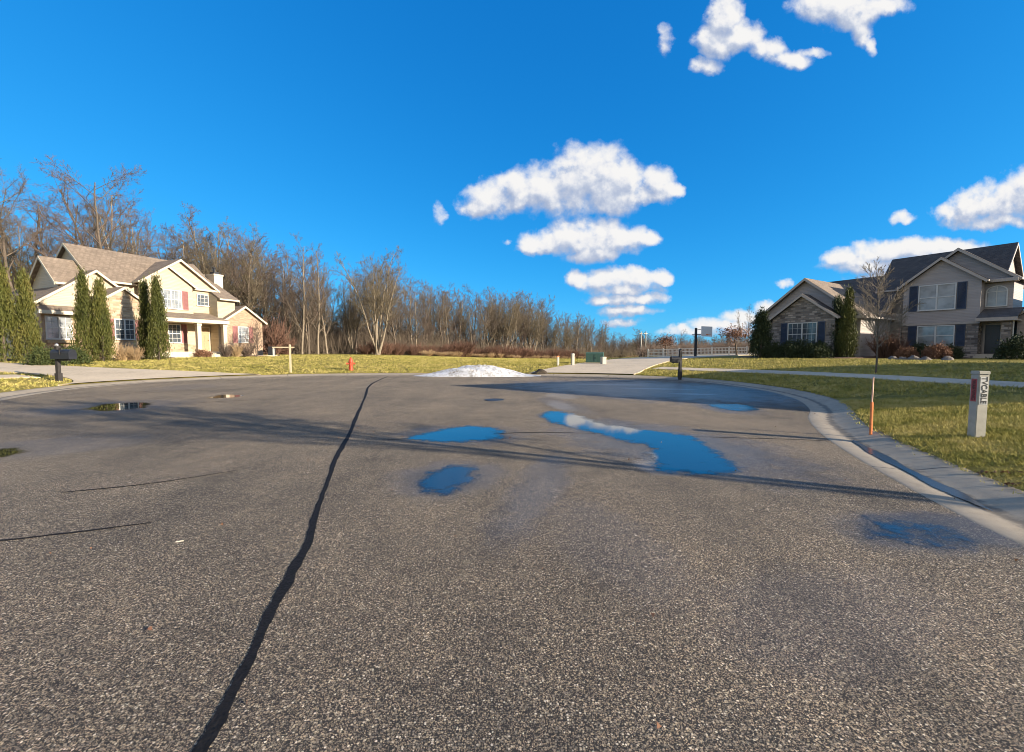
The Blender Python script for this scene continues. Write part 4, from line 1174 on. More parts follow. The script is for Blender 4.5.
def blob_pts(n, seed):
    rg = np.random.default_rng(seed); out = []
    for i in range(70):
        v = unit(rg.normal(size=3)); v[2] = abs(v[2]); r = rg.uniform(.75, 1.0)
        c = v*r*np.array([1, 1, .95])
        out.append(c + rg.normal(size=(n//70, 3))*.14)
    P_ = np.concatenate(out); P_[:, 2] = np.abs(P_[:, 2]); return P_
S_green = [leaf_mesh('shrub_leaves%d' % i, blob_pts(4200, 90+i), 0.07, 95+i, .3, 1.4) for i in range(2)]
S_dead = []; S_dark = []
for m_ in S_green:
    c = m_.copy(); c.materials.append(M['deadleaf']); S_dead.append(c)
    c = m_.copy(); c.materials.append(M['arbordark']); S_dark.append(c)
    m_.materials.append(M['shrub'])
def shrub(me, px, Y, w, h, label, group=None, name='shrub'):
    loc = at(px, Y)
    return bush(me, loc, w, h, label, group, 'shrub', name)
shrub(S_green[0], 45, 23.2, .75, .95, 'clipped dark green shrub left behind the driveway mailbox', name='shrub')
shrub(S_green[1], 72, 25.0, .75, .95, 'olive green shrub right behind the driveway mailbox')
shrub(S_dead[0], 38, 27.5, .5, .9, 'dry brown plant under the garage window beside the arborvitae')
bush(B_twig[0], at(55, 27.6), .8, 1.3, 'leafless twiggy bush below the garage window')
bush(B_twig[1], at(68, 27.8), .7, 1.2, 'leafless twiggy bush at the right end of the garage window')
bush(B_straw[0], at(122, 29.3), .9, 1.35, 'dry pale bush below the small stone gable window')
bush(B_straw[1], at(134, 29.6), .8, 1.2, 'dry pale bush at the right foot of the small stone gable')
shrub(S_dead[1], 202, 37.0, .8, .6, 'low brown shrub in front of the porch steps')
bush(B_twig[2], at(226, 38.0), .9, 1.6, 'leafless reddish bush left of the brick wing window')
bush(B_straw[2], at(236, 38.6), .9, 1.4, 'dry straw coloured bush below the brick wing window')
bush(B_twig[0], at(247, 39.2), 1.0, 1.5, 'leafless bush right below the brick wing window')
P_scrub[1].place(at(257, 39.5), 3.6, .5, 'small bare ornamental tree at the right corner of the brick wing')
# right house planting
for i, (p, Y, w, h, l) in enumerate([(772, 34.6, .8, 1.2, 'dark shrub left below the stone gable window beside the rounded evergreen'), (788, 34.0, .85, 1.25, 'dark shrub below the left half of the stone gable window'),
        (803, 33.6, .85, 1.3, 'dark shrub below the middle of the stone gable window'), (819, 33.0, .9, 1.2, 'dark shrub below the right shutter of the stone gable window')]):
    shrub(S_dark[i % 2], p, Y, w, h, l)
bush(B_rust[0], at(884, 32.0), 1.5, 2.5, 'large rusty brown bush behind the thin young tree on the lawn')
bush(B_rust[1], at(897, 31.6), 1.1, 1.9, 'rusty bush left of the dry rounded shrubs by the taupe house')
shrub(S_dead[0], 906, 30.6, .65, .75, 'rounded brown dry shrub left of its twin under the lower front window')
shrub(S_dark[1], 921, 31.5, .9, 1.0, 'dark shrub directly under the lower front window of the taupe house')
shrub(S_dead[1], 937, 29.6, .7, .95, 'larger rounded brown dry shrub near the stone corner of the entry')
shrub(S_dark[0], 949, 30.0, .7, .9, 'dark shrub before the stone corner left of the entry steps')
shrub(S_dark[1], 1016, 27.2, .95, 1.35, 'dark green shrub right of the entry steps at the right edge')
# small ornamental trees by the fence
P_orn = Proto('ornamental_tree', 520, 3.2, SCRUB, M['bark'], M['deadleaf'], [((0,0,0),(-.12,0,1),1.5,.07)], rmin=0.03)
def orn(px, Y, h, lean, label):
    loc = at(px, Y)
    r = empty('ornamental_tree', loc, 0.4, label, 'tree')
    t = MB(); t.tube([(0,0,-.1),(-.05*h*lean,0,.25*h),(-.12*h*lean,0,.55*h)], [.035*h,.028*h,.02*h], 7); t.build('trunk', M['bark'], r)
    rg = np.random.default_rng(int(px))
    pts = rg.normal(size=(1500, 3))*np.array([.22, .22, .12])*h + np.array([-.12*h*lean, 0, .72*h])
    link('crown', leaf_mesh('orn_crown', pts, .07*h*.5, 7, .2, 1.2), M['deadleaf'], r)
orn(737, 50, 3.4, 1.0, 'small leaning tree with brown leaves before the white fence')
orn(666, 75, 3.8, 0.1, 'small dark round tree beyond the driveway, left of the dark mailbox')
# young street tree
P_young.place(at(877, 18.2), 4.9, 0.7, 'thin young bare street tree on the lawn before the taupe house')
# trees past the right edge, whose shadows streak over the road
STREET = [(16, 0.34, 0.62, 0.36, 0.04, 0.02), (9, 0.25, 0.55, 0.42, 0.10, 0.04), (7, 0.15, 0.6, 0.46, 0.14, 0.02), (4, 0.2, 0.6, 0.5, 0.15, 0.02)]
TALL = [(8, 0.56, 0.70, 0.34, 0.04, 0.02), (9, 0.25, 0.55, 0.42, 0.10, 0.04), (7, 0.15, 0.6, 0.46, 0.14, 0.02), (4, 0.2, 0.6, 0.5, 0.15, 0.02)]
P_street = Proto('bare_tree', 540, 7.2, STREET, M['bark'], M['twig'], rmin=0.012)
P_tall = Proto('bare_tree', 541, 10.5, TALL, M['bark'], M['twig'], rmin=0.012)
P_tall.place((20.0, -2.4, .8), 10.8, .9, 'tall bare tree well past the right edge, its crown shadow spread over the road')
P_street.place((9.6, 2.0, .45), 7.3, .2, 'bare street tree just past the right edge, its shadow lying over the asphalt')
# planting beds
def bed(pts, label):
    P_ = catmull(list(pts)+[pts[0]], .4)[:-1]
    c = P_.mean(0); vs = [(c[0], c[1], gz(*c)+.09)]
    for k, (f, dz) in enumerate(((.6, .08), (.93, .07), (1.0, -.03))):
        for p in P_: 
            q = c+(p-c)*f; vs.append((q[0], q[1], gz(q[0], q[1])+dz))
    n = len(P_); fs = [(0, 1+i, 1+(i+1) % n) for i in range(n)]
    for k in range(2):
        for i in range(n): fs.append((1+k*n+i, 1+(k+1)*n+i, 1+(k+1)*n+(i+1) % n, 1+k*n+(i+1) % n))
    me = bpy.data.meshes.new('planting_bed'); me.from_pydata(vs, [], fs); me.update()
    bm = bmesh.new(); bm.from_mesh(me); bmesh.ops.recalc_face_normals(bm, faces=bm.faces); bm.to_mesh(me); bm.free()
    tag(link('planting_bed', me, M['mulch']), kind='structure')
def loc2w(H, x, y):
    a = H.rotation_euler.z; return (H.location.x+x*math.cos(a)-y*math.sin(a), H.location.y+x*math.sin(a)+y*math.cos(a))
bed([loc2w(HL, *p) for p in ((-3.5,1.2),(-3.3,-1.6),(0.5,-2.0),(2.8,-2.8),(5.6,-3.0),(7,-2.4),(6.5,-1.0),(3,-.6),(0,1.1))], '')
bed([loc2w(HL, *p) for p in ((11.8,-.4),(11.6,-1.9),(13.5,-2.3),(16,-2.2),(17,-.6),(15,-.4))], '')
bed([loc2w(HR, *p) for p in ((-2.6,.4),(-2.4,-1.8),(1,-2.6),(5,-2.7),(6.8,-1.8),(8,2.2),(11.3,2.6),(11.3,4.9),(7,4.9),(6.2,.2),(3,-.6))], '')

# ------------------------------------------------------------------ street furniture
M['orange'] = simple('orange_plastic', (0.75, 0.22, 0.06), 0.5, 0.1, 12)
M['palepink'] = simple('pale_orange_plastic', (0.75, 0.42, 0.28), 0.5, 0.08, 12)  # paler orange for the upper half of the stake
M['hydrant'] = simple('red_hydrant_paint', (0.50, 0.07, 0.03), 0.45, 0.12, 9)
M['silver'] = simple('galvanised_metal', (0.45, 0.45, 0.44), 0.4, 0.1, 9, metal=0.6)
M['greenbox'] = simple('green_transformer_paint', (0.045, 0.10, 0.075), 0.45, 0.1)
M['signcream'] = simple('cream_sign_post', (0.52, 0.44, 0.29), 0.5, 0.05)
M['marker'] = simple('grey_white_marker_plastic', (0.40, 0.38, 0.32), 0.45, 0.08, 10)
M['blacklet'] = simple('black_lettering', (0.015, 0.015, 0.015), 0.5, 0.05)
M['redlabel'] = simple('red_label', (0.42, 0.07, 0.07), 0.5, 0.12, 20)
M['soil'] = simple('dark_soil', (0.06, 0.045, 0.03), 0.95, 0.3, 14, bump=1.0, bscale=30)
M['stone'] = simple('pale_landscape_stone', (0.15, 0.13, 0.11), 0.85, 0.2, 5, bump=0.8, bscale=20)
M['woodchip'] = simple('pale_wood', (0.65, 0.58, 0.45), 0.7, 0.1)
M['board'] = simple('white_backboard', (0.78, 0.80, 0.82), 0.25, 0.03)

def arch_box(mb, x0, x1, w, h, z0, n=8):
    """mailbox body along x: flat bottom, rounded top"""
    r = w/2; poly = [(-r, z0), (r, z0), (r, z0+h-r)]
    for k in range(1, n): poly.append((r*math.cos(math.pi*k/n), z0+h-r+r*math.sin(math.pi*k/n)))
    poly.append((-r, z0+h-r))
    mb.prism(poly, 'x', x0, x1)

# mailbox by the left driveway
g = at(57, 17.9)
r = empty('mailbox', (g[0], g[1], g[2]), R(-6), 'black mailbox on dark post beside the left concrete driveway', 'mailbox')
p = MB(); p.box(-.06,.06,-.06,.06,-.2,1.42); p.box(-.085,.085,-.085,.085,-.05,.34); p.box(-.08,.08,-.08,.08,1.423,1.46); p.build('post', M['darkpost'], r)
c = MB(); c.lathe([(.05,0),(.07,.03),(.05,.09),(.01,.12)], 10, (0,0,1.462)); c.build('finial', M['silver'], r)
b_ = MB(); arch_box(b_, -.16, .70, .30, .40, .93); bx = b_.build('box', M['black'], r)
d = MB(); arch_box(d, .702, .722, .31, .41, .925); d.build('door', M['black'], bx)
d = MB(); d.box(.30,.33,-.175,-.153,1.12,1.38); d.box(.33,.42,-.175,-.153,1.30,1.38); d.build('flag', M['darkpost'], bx)
d = MB(); d.box(-.06,.55,-.05,.05,.86,.926); d.build('arm', M['darkpost'], r)
# mailbox at the far driveway
g = at(680.5, 21.8)
r = empty('mailbox', (g[0], g[1], g[2]), R(12), 'black mailbox on tall dark post at the corner of the far driveway', 'mailbox')
p = MB(); p.box(-.06,.06,-.06,.06,-.2,1.32); p.prism([(-.07,1.323),(.07,1.323),(0,1.42)], 'y', -.07, .07); p.box(-.075,.075,-.075,.075,-.05,.40); p.build('post', M['darkpost'], r)
b_ = MB(); arch_box(b_, -.50, -.065, .22, .28, .76); bx = b_.build('box', M['black'], r)
d = MB(); arch_box(d, -.522, -.502, .23, .29, .755); d.build('door', M['black'], bx)
d = MB(); d.box(-.47,-.062,-.04,.04,.70,.757); d.build('arm', M['darkpost'], r)
# yard sign post
g = at(290, 25.6)
r = empty('sign_post', g, R(8), 'cream wooden yard sign post with one arm on the far lawn', 'sign post')
p = MB(); p.box(-.045,.045,-.045,.045,-.2,1.62); p.prism([(-.045,1.62),(.045,1.62),(0,1.70)], 'y', -.045, .045); p.build('post', M['signcream'], r)
p = MB(); p.box(-.98,-.047,-.03,.03,1.47,1.54); p.box(.047,.24,-.03,.03,1.47,1.54); p.build('arm', M['signcream'], r)
p = MB(); p.box(-.96,-.87,-.02,.02,.98,1.44); p.box(-.93,-.90,-.005,.005,1.442,1.468); p.build('hanger', M['white'], r)
# dark box on a slab beside the house
g = at(268, 42)
r = empty('outdoor_unit', g, R(20), 'dark boxy unit on a pale slab beyond the right corner of the cream house', 'outdoor unit')
p = MB(); p.box(-.9,.75,-.6,.6,-.1,.10); p.build('slab', M['concrete'], r)
p = MB(); p.box(.05,.6,-.35,.35,.102,.95); 
for i in range(9): p.box(.03,.62,-.37,.37,.16+i*.085,.19+i*.085)
p.build('casing', M['black'], r)
# fire hydrant
g = at(350.5, 27.3)
r = empty('fire_hydrant', g, R(25), 'red fire hydrant on the far lawn behind the kerb', 'fire hydrant'); r.scale = (1.12,)*3
p = MB(); p.lathe([(.17,-.1),(.17,.04),(.12,.05),(.115,.10),(.11,.44),(.145,.45),(.145,.49),(.12,.50),(.115,.56),(.09,.63),(.05,.68),(.035,.69),(.035,.74),(.02,.745)], 16); bd = p.build('body', M['hydrant'], r, smooth=False)
for s in (-1, 1):
    p = MB(); p.tube([(s*.09,0,.38),(s*.20,0,.38)], .05, 10); p.tube([(s*.201,0,.38),(s*.235,0,.38)], .062, 8); p.build('nozzle', M['hydrant'], r)
p = MB(); p.tube([(0,-.09,.34),(0,-.19,.34)], .07, 12); p.tube([(0,-.191,.34),(0,-.23,.34)], .085, 8); p.build('nozzle', M['hydrant'], r)
# transformer and marker posts
g = at(595, 31.5)
r = empty('transformer_box', g, R(-14), 'green utility transformer box on a pad beside the far driveway', 'utility box')
p = MB(); p.box(-.72,.72,-.6,.6,-.3,.08); p.build('pad', M['concrete'], r)
p = MB(); p.prism([(-.5,.082),(.5,.082),(.5,.82),(-.42,.82),(-.5,.74)], 'x', -.62, .62); cb = p.build('cabinet', M['greenbox'], r)
p = MB(); p.box(-.64,.64,-.515,-.503,.12,.16); p.box(-.01,.01,-.515,-.503,.16,.72); p.box(.08,.14,-.53,-.504,.38,.5); p.build('door', M['greenbox'], cb)
def post_marker(px, Y, h, w, mat, capm, label, tilt=0):
    g = at(px, Y); r = empty('marker_post', g, R(20), label, 'marker post'); r.rotation_euler = (0, R(tilt), R(20))
    p = MB(); p.box(-w/2,w/2,-w/2,w/2,-.2,h*.86); p.build('post', mat, r)
    p = MB(); p.box(-w/2-.01,w/2+.01,-w/2-.01,w/2+.01,h*.862,h*.95); p.prism([(-w/2-.01,h*.951),(w/2+.01,h*.951),(0,h)], 'y', -w/2-.01, w/2+.01); p.build('cap', capm, r)
post_marker(573, 29.5, .86, .17, M['marker'], M['marker'], 'pale grey marker post between orange marker and green transformer box')
post_marker(558, 29.5, .70, .13, M['marker'], M['orange'], 'short marker post with orange top left of the pale grey one')
post_marker(603.5, 30.2, .55, .30, M['marker'], M['marker'], 'squat pale pedestal at the right end of the green transformer box')
# near cable marker with writing
def text_mesh(txt, size, extr=0.001):
    cu = bpy.data.curves.new('lettering', 'FONT'); cu.body = txt; cu.size = size; cu.extrude = extr; cu.align_x = 'CENTER'; cu.align_y = 'CENTER'; cu.offset = size*0.018
    o = bpy.data.objects.new('lettering_source', cu); col.objects.link(o)
    dg = bpy.context.evaluated_depsgraph_get()
    me = bpy.data.meshes.new_from_object(o.evaluated_get(dg))
    bpy.data.objects.remove(o); bpy.data.curves.remove(cu)
    return me
g = (7.0, 6.42, gz(7.0, 6.42))
r = empty('cable_marker', (g[0], g[1], g[2]-.02), R(14), 'square white cable marker post with black and red lettering on the near lawn', 'marker post')
r.rotation_euler = (R(-1), R(1.0), R(-9))
w = .070
p = MB(); p.box(-w,w,-w,w,-.2,.965); pp = p.build('post', M['marker'], r, bevel=.008)
p = MB(); p.box(-w-.006,w+.006,-w-.006,w+.006,.967,1.02); p.build('cap', M['marker'], r, bevel=.008)
p = MB(); p.box(-.05,.05,-w-.004,-w-.0015,.52,.93); pl = p.build('label_plate', M['white'], r)
for txt, zc, sz in (('TV', .875, .105), ('CABLE', .675, .105)):
    me = text_mesh(txt, sz); t = link('lettering', me, M['blacklet'], pl)
    t.matrix_local = Matrix.Translation((0, -w-.006, zc)) @ Matrix.Rotation(R(90), 4, 'X') @ Matrix.Rotation(R(-90), 4, 'Z')
    for v in me.vertices: v.co.x *= .92
p = MB(); p.box(-w-.004,-w-.0015,-.045,.045,.56,.90); pl = p.build('warning_label', M['redlabel'], r)
me = text_mesh('WARNING', .082); t = link('lettering', me, M['blacklet'], pl)
t.matrix_local = Matrix.Translation((-w-.006, 0, .73)) @ Matrix.Rotation(R(-90), 4, 'Z') @ Matrix.Rotation(R(90), 4, 'X') @ Matrix.Rotation(R(-90), 4, 'Z')
for v in me.vertices: v.co.x *= .75
# orange utility stake
g = (6.15, 7.3, gz(6.15, 7.3))
r = empty('utility_stake', g, 0, 'leaning orange plastic stake at the edge of the lawn by the kerb bend', 'stake'); r.rotation_euler = (R(-4), R(5), R(15))
p = MB(); p.tube([(0,0,-.15),(0,0,.5)], .022, 8); p.build('sleeve', M['orange'], r)
p = MB(); p.tube([(0,0,.501),(.005,0,.72),(.012,0,.93)], [.012,.012,.010], 7); p.build('rod', M['palepink'], r)
# basketball hoop
g = at(695.5, 44)
r = empty('basketball_hoop', g, R(-62), 'dark pole basketball hoop with white backboard beyond the far driveway', 'basketball hoop')
p = MB(); p.box(-.09,.09,-.09,.09,-.2,2.95); p.build('pole', M['black'], r)
p = MB(); p.box(.092,1.25,-.03,.03,2.25,2.32); p.tube([(.09,0,2.75),(1.24,0,2.85)], .03, 6); p.tube([(-.45,0,2.3),(-.09,0,2.3)], .03, 6); p.build('arm', M['black'], r)
p = MB(); p.box(1.252,1.29,-.8,.8,2.05,3.05); bb = p.build('backboard', M['board'], r)
p = MB(); p.tube([(1.52+.225*math.cos(t*math.pi/8), .225*math.sin(t*math.pi/8), 2.25) for t in range(17)], .012, 5); p.box(1.292,1.31,-.1,.1,2.2,2.3); p.build('rim', M['orange'], bb)
# white fence
f0 = at(648, 58); f1 = at(766, 52)
dx, dy = f1[0]-f0[0], f1[1]-f0[1]; L = math.hypot(dx, dy)
r = empty('white_fence', f0, math.atan2(dy, dx), 'white picket and rail fence beyond the driveway left of the taupe house', 'fence')
def fz(t): return gz(f0[0]+dx*t/L, f0[1]+dy*t/L)-f0[2]
k = 0; s = 0.0
while s <= L:
    p = MB(); q = fz(s); p.box(s-.07,s+.07,-.07,.07,q-.3,q+1.05); p.prism([(s-.09,q+1.051),(s+.09,q+1.051),(s,q+1.14)], 'y', -.09, .09); p.build('post', M['white'], r); s += 1.95
p = MB(); s = 0.08
while s < L-2:
    e = min(L, s+1.8); q0 = fz(s); q1 = fz(e)
    for zz in (.16, .55, .92):
        p.prism([(s,q0+zz),(e,q1+zz),(e,q1+zz+.09),(s,q0+zz+.09)], 'y', -.02, .02)
    s += 1.95
p.build('rail', M['white'], r)
p = MB(); s = .2
while s < L-.2:
    q = fz(s); p.box(s,s+.05,.022,.035,q+.08,q+.96); s += .16
p.build('picket_panel', M['white'], r)
# far pale utility poles
for px, lab in ((641, 'pale utility pole far behind the lawn, left of its twin'), (645.5, 'pale utility pole far behind the lawn, right of its twin')):
    g = at(px, 130); r = empty('utility_pole', g, R(30), lab, 'utility pole')
    p = MB(); p.tube([(0,0,-.3),(0,0,7.6)], [.22,.15], 8); p.build('post', M['marker'], r)
    p = MB(); p.box(-.8,.8,-.06,.06,6.9,7.05); p.build('crossarm', M['marker'], r)
# snow pile
def lumpy(name, mat, w, d, h, seed, label, cat, loc, rz=0, peak=0.0, rough=.18, nx=72, ny=34, parent=None):
    rg = np.random.default_rng(seed)
    ph = rg.uniform(0, 6.28, (14,)); fr = rg.uniform(3, 24, (14, 2)); am = 1.9/np.linalg.norm(fr, axis=1)
    vs = []
    for j in range(ny+1):
        for i in range(nx+1):
            u = -1+2*i/nx; v = -1+2*j/ny
            rr = math.sqrt(u*u+v*v)
            k = max(abs(u), abs(v))/rr if rr > 1e-6 else 1
            x = u*k; y = v*k; q = min(1, math.hypot(x, y))
            ns = sum(am[m]*math.sin(fr[m][0]*x+fr[m][1]*y+ph[m]) for m in range(14))
            ns2 = math.sin(37*x+11*y+ph[0])*math.sin(23*y-17*x+ph[1])
            xp = x-peak
            z = max(0, (1-q**3))*(math.exp(-abs(xp/.5)**2.2)*.55+.45*math.exp(-abs((x+.05)/.85)**4))
            z *= 1+rough*(ns*.9+.10*ns2)
            vs.append((x*w*(1+.04*ns), y*d*(1+.10*ns), max(-.02, z*h) - (.03 if q > .995 else 0)))
    fs = [(j*(nx+1)+i, j*(nx+1)+i+1, (j+1)*(nx+1)+i+1, (j+1)*(nx+1)+i) for j in range(ny) for i in range(nx)]
    me = bpy.data.meshes.new(name); me.from_pydata(vs, [], fs); me.update()
    o = link(name, me, mat, smooth=True); o.location = loc; o.rotation_euler = (0, 0, rz)
    return tag(o, label, cat)
m, nt, b = new_mat('old_snow')
co = nt.obj(); n1 = nt.noise(co, 2.2, 5, .65); n2 = nt.noise(co, 9, 4, .6)
ff = nt.m('ADD', nt.m('MULTIPLY', n1, .5), nt.m('MULTIPLY', n2, .5))
nt.put(b.inputs['Base Color'], nt.ramp(ff, [(.34, (.22,.20,.18)), (.43, (.40,.39,.38)), (.52, (.56,.57,.60)), (.7, (.66,.67,.70))]))
b.inputs['Roughness'].default_value = .6; b.inputs['Subsurface Weight'].default_value = .15; b.inputs['Subsurface Radius'].default_value = (.05,.06,.08)
nt.put(b.inputs['Normal'], nt.bump(nt.m('ADD', n2, nt.noise(co, 30, 3)), .8, .04))
M['snow'] = m
lumpy('snow_pile', M['snow'], 3.7, 1.0, .55, 4, 'low heap of old white snow at the far edge of the road', 'snow pile', (-2.0, 24.9, .03), 0, .08, .42, 130, 60)
lumpy('soil_clump', M['soil'], .55, .35, .22, 9, 'dark clump of soil and turf at the right end of the snow heap', 'soil clump', (1.75, 25.9, .12), .2, 0, .5, 22, 16)
# landscape stones before the taupe house
for i, (px, Y, s, l) in enumerate([(893, 28.6, .42, 'pale landscape stone leftmost in the row before the rounded dry shrubs'), (903, 28.2, .36, 'pale flat stone second in the row before the dry shrubs'),
        (914, 27.9, .5, 'larger pale stone in the middle of the row before the dry shrubs'), (926, 27.4, .4, 'pale stone just left of the larger dry shrub near the entry'), (948, 26.6, .45, 'pale stone in the bed edge before the entry corner')]):
    g = at(px, Y); lumpy('stone', M['stone'], s, s*.7, s*.55, 50+i, l, 'stone', (g[0], g[1], g[2]-.02), i, 0, .35, 16, 12)
p = MB(); p.box(-.026,.026,-.005,.005,0,.006); o = p.build('wood_chip', M['woodchip']); o.location = (-2.60, 3.28, .004); o.rotation_euler = (0, 0, .5); tag(o, 'tiny pale wood splinter lying on the asphalt left of the long tar seam', 'wood splinter')

# ------------------------------------------------------------------ grass blades (stuff)
gm, nt, b = new_mat('grass_blades')
co = nt.obj()
f = nt.m('ADD', nt.m('MULTIPLY', nt.noise(co, 1.1, 4, .6), .45), nt.m('ADD', nt.m('MULTIPLY', nt.noise(co, 7, 3), .25), nt.m('MULTIPLY', nt.noise(co, 160, 1), .30)))
nt.put(b.inputs['Base Color'], nt.ramp(f, [(.34, (.115,.125,.028)), (.45, (.28,.26,.06)), (.54, (.46,.385,.125)), (.66, (.64,.51,.24))]))
b.inputs['Roughness'].default_value = .8; b.inputs['Specular IOR Level'].default_value = .15
M['blades'] = gm
def paved(x, y):
    for P in PAVED:
        if not (P[:,0].min()-.1 < x < P[:,0].max()+.1 and P[:,1].min()-.1 < y < P[:,1].max()+.1): continue
        a = P; b = np.roll(P, 1, axis=0)
        m_ = ((a[:,1] > y) != (b[:,1] > y))
        xi = (b[:,0]-a[:,0])*(y-a[:,1])/(b[:,1]-a[:,1]+1e-12)+a[:,0]
        if np.count_nonzero(m_ & (x < xi)) % 2: return True
    return False
def grass(name, ys, xs, n, dmax, size, seed, lift=0, w=.10, up=1.0, power=1.0):
    rg = np.random.default_rng(seed)
    ids = np.array([i for i in range(len(OUT)) if ys[0] <= OUT[i][1] <= ys[1] and xs[0] <= OUT[i][0] <= xs[1]])
    I = ids[rg.integers(0, len(ids), n)]
    D = dmax*rg.uniform(0, 1, n)**power
    P_ = OUT[I] + NRM[I]*D[:, None] + rg.normal(size=(n, 2))*(.10+.06*D[:, None])
    keep = []
    for i in range(n):
        x, y = P_[i]
        if D[i] < .5 and inside(x, y) and rg.random() < .75: continue
        if paved(x, y): continue
        keep.append((x, y, gz(x, y)-.004))
    P3 = np.array(keep)
    k = 5
    P3 = np.repeat(P3, k, axis=0); P3[:, :2] += rg.normal(size=(len(P3), 2))*size*.8
    cd = np.linalg.norm(P3[:, :2], axis=1)[:, None]
    d = rg.normal(size=P3.shape); d[:, 2] = np.abs(d[:, 2])*.3+up; d /= np.linalg.norm(d, axis=1)[:, None]
    s = np.cross(d, rg.normal(size=P3.shape)); s /= np.linalg.norm(s, axis=1)[:, None]
    L = size*rg.uniform(.5, 1.5, (len(P3), 1))*np.clip(cd/6, .8, 3.0)
    a = P3 - s*L*w; bb = P3 + s*L*w; c = P3 + d*L
    V = np.stack([a, bb, c], 1).reshape(-1, 3); m = len(P3)
    me = bpy.data.meshes.new(name); me.vertices.add(m*3); me.vertices.foreach_set('co', V.ravel())
    me.loops.add(m*3); me.loops.foreach_set('vertex_index', np.arange(m*3, dtype=np.int32))
    me.polygons.add(m); me.polygons.foreach_set('loop_start', np.arange(0, m*3, 3, dtype=np.int32)); me.polygons.foreach_set('loop_total', np.full(m, 3, dtype=np.int32)); me.update()
    return me
tag(link('grass', grass('grass', (1.5, 12.5), (3, 9), 60000, 8.5, .030, 1, power=1.2), M['blades']), kind='stuff')
tag(link('grass', grass('grass', (12.5, 26), (2, 11), 18000, 16.0, .032, 2, power=1.2), M['blades']), kind='stuff')
tag(link('grass', grass('grass', (14, 27), (-19, 3), 30000, 26.0, .032, 3, power=1.1), M['blades']), kind='stuff')
# dead leaves along the near verge
rg = np.random.default_rng(8); pts = []
ids = [i for i in range(len(OUT)) if 1.5 < OUT[i][1] < 5.2 and OUT[i][0] > 3]
for i in range(420):
    j = ids[rg.integers(0, len(ids))]; q = OUT[j]+NRM[j]*abs(rg.normal(.45, .35)); pts.append((q[0], q[1], gz(*q)+.012))
tag(link('leaves', leaf_mesh('leaves', np.array(pts), .05, 9, -.1, .8), M['deadleaf']), kind='stuff')

rg = np.random.default_rng(18); pts = []
ids = [i for i in range(len(JO)) if -1 < JO[i][1] < 26]
for i in range(260):
    j = ids[rg.integers(0, len(ids))]; q = JO[j]-NRM[j]*(abs(rg.normal(0, 1.2))-.25); pts.append((q[0], q[1], .012))
for i in range(60): pts.append((rg.uniform(-5, 4), rg.uniform(1.6, 9), .008))
tag(link('leaf_litter', leaf_mesh('leaf_litter', np.array(pts), .022, 19, -.2, .8), M['deadleaf']), kind='stuff')
# ------------------------------------------------------------------ sky, sun, camera
SUN_EL = R(17.0)
SUN_AZ_VEC = Vector((1.0, -0.44, 0)).normalized()
w_ = bpy.data.worlds.new('World'); scene.world = w_; w_.use_nodes = True
nt = NT(w_.node_tree)
bg = w_.node_tree.nodes['Background']
sky = nt.node('ShaderNodeTexSky', sky_type='NISHITA', sun_disc=False)
sky.sun_elevation = SUN_EL
sky.sun_rotation = math.atan2(SUN_AZ_VEC.x, SUN_AZ_VEC.y)
sky.altitude = 250; sky.air_density = 0.8; sky.dust_density = 0.5; sky.ozone_density = 6.0
EXPO = 1.05
SKY_S = 0.12
# response of the sky: deeper, cleaner blue overhead, paler towards the horizon
sc_ = nt.node('ShaderNodeSeparateColor'); nt.put(sc_.inputs[0], sky.outputs[0])
cb_ = nt.node('ShaderNodeCombineColor')
for k, (c_, p_) in enumerate(((1.55, 1.52), (1.27, 0.72), (1.43, 0.50))):
    x_ = nt.m('MULTIPLY', sc_.outputs[k], 0.1)
    nt.put(cb_.inputs[k], nt.m('MULTIPLY', nt.m('POWER', x_, p_), c_/(2**EXPO)/SKY_S))
skyc = cb_.outputs[0]
dirv = nt.node('ShaderNodeTexCoord').outputs['Generated']
def cloud_pix(px, py):
    d = ray(px, py); return d.x/d.y, d.z/d.y
CL = []   # (u, v, half width, half height above, half height below, weight)
def cl(px, py, a, bu, bl, wt=1.0):
    u, v = cloud_pix(px, py); CL.append((u, v, a/F*1.05, bu/F*1.05, bl/F*1.05, wt))
cl(492,202,30,22,13); cl(515,192,26,20,20); cl(545,192,34,30,24); cl(578,182,30,36,30); cl(600,178,30,36,34); cl(622,182,24,28,30); cl(612,200,24,20,15)
cl(660,188,16,22,16); cl(645,196,20,14,10); cl(672,191,12,10,8); cl(480,208,20,10,10)
cl(442,212,9,13,12,.55); cl(506,242,7,6,6,.45)
cl(545,243,26,14,11); cl(572,238,28,20,17); cl(598,238,26,22,20); cl(624,240,28,16,15); cl(648,239,14,9,8); cl(535,249,22,7,6,.8); cl(592,254,26,8,9)
cl(580,279,18,9,8); cl(605,281,28,14,12); cl(634,280,28,12,11); cl(660,279,15,9,7); cl(625,290,34,9,8)
cl(616,301,34,8,6,.9); cl(648,300,20,7,6,.9); cl(628,312,34,7,6,.8); cl(622,322,28,6,5,.7)
cl(725,20,18,26,20); cl(716,42,20,18,18); cl(740,38,22,18,15); cl(706,68,18,10,10,.8); cl(768,50,20,12,10,.8); cl(792,60,22,9,10,.8); cl(812,52,18,6,6,.6); cl(668,38,9,17,17,.65)
cl(822,4,30,18,18); cl(850,8,30,20,22); cl(880,4,30,12,12,.9); cl(862,32,14,14,16,.8); cl(872,46,8,10,12,.6)
cl(848,258,30,12,9); cl(880,252,34,14,13); cl(915,248,36,12,13); cl(950,246,34,10,10); cl(880,266,60,8,9,.8); cl(905,278,60,10,8,.7); cl(902,219,17,8,6,.7)
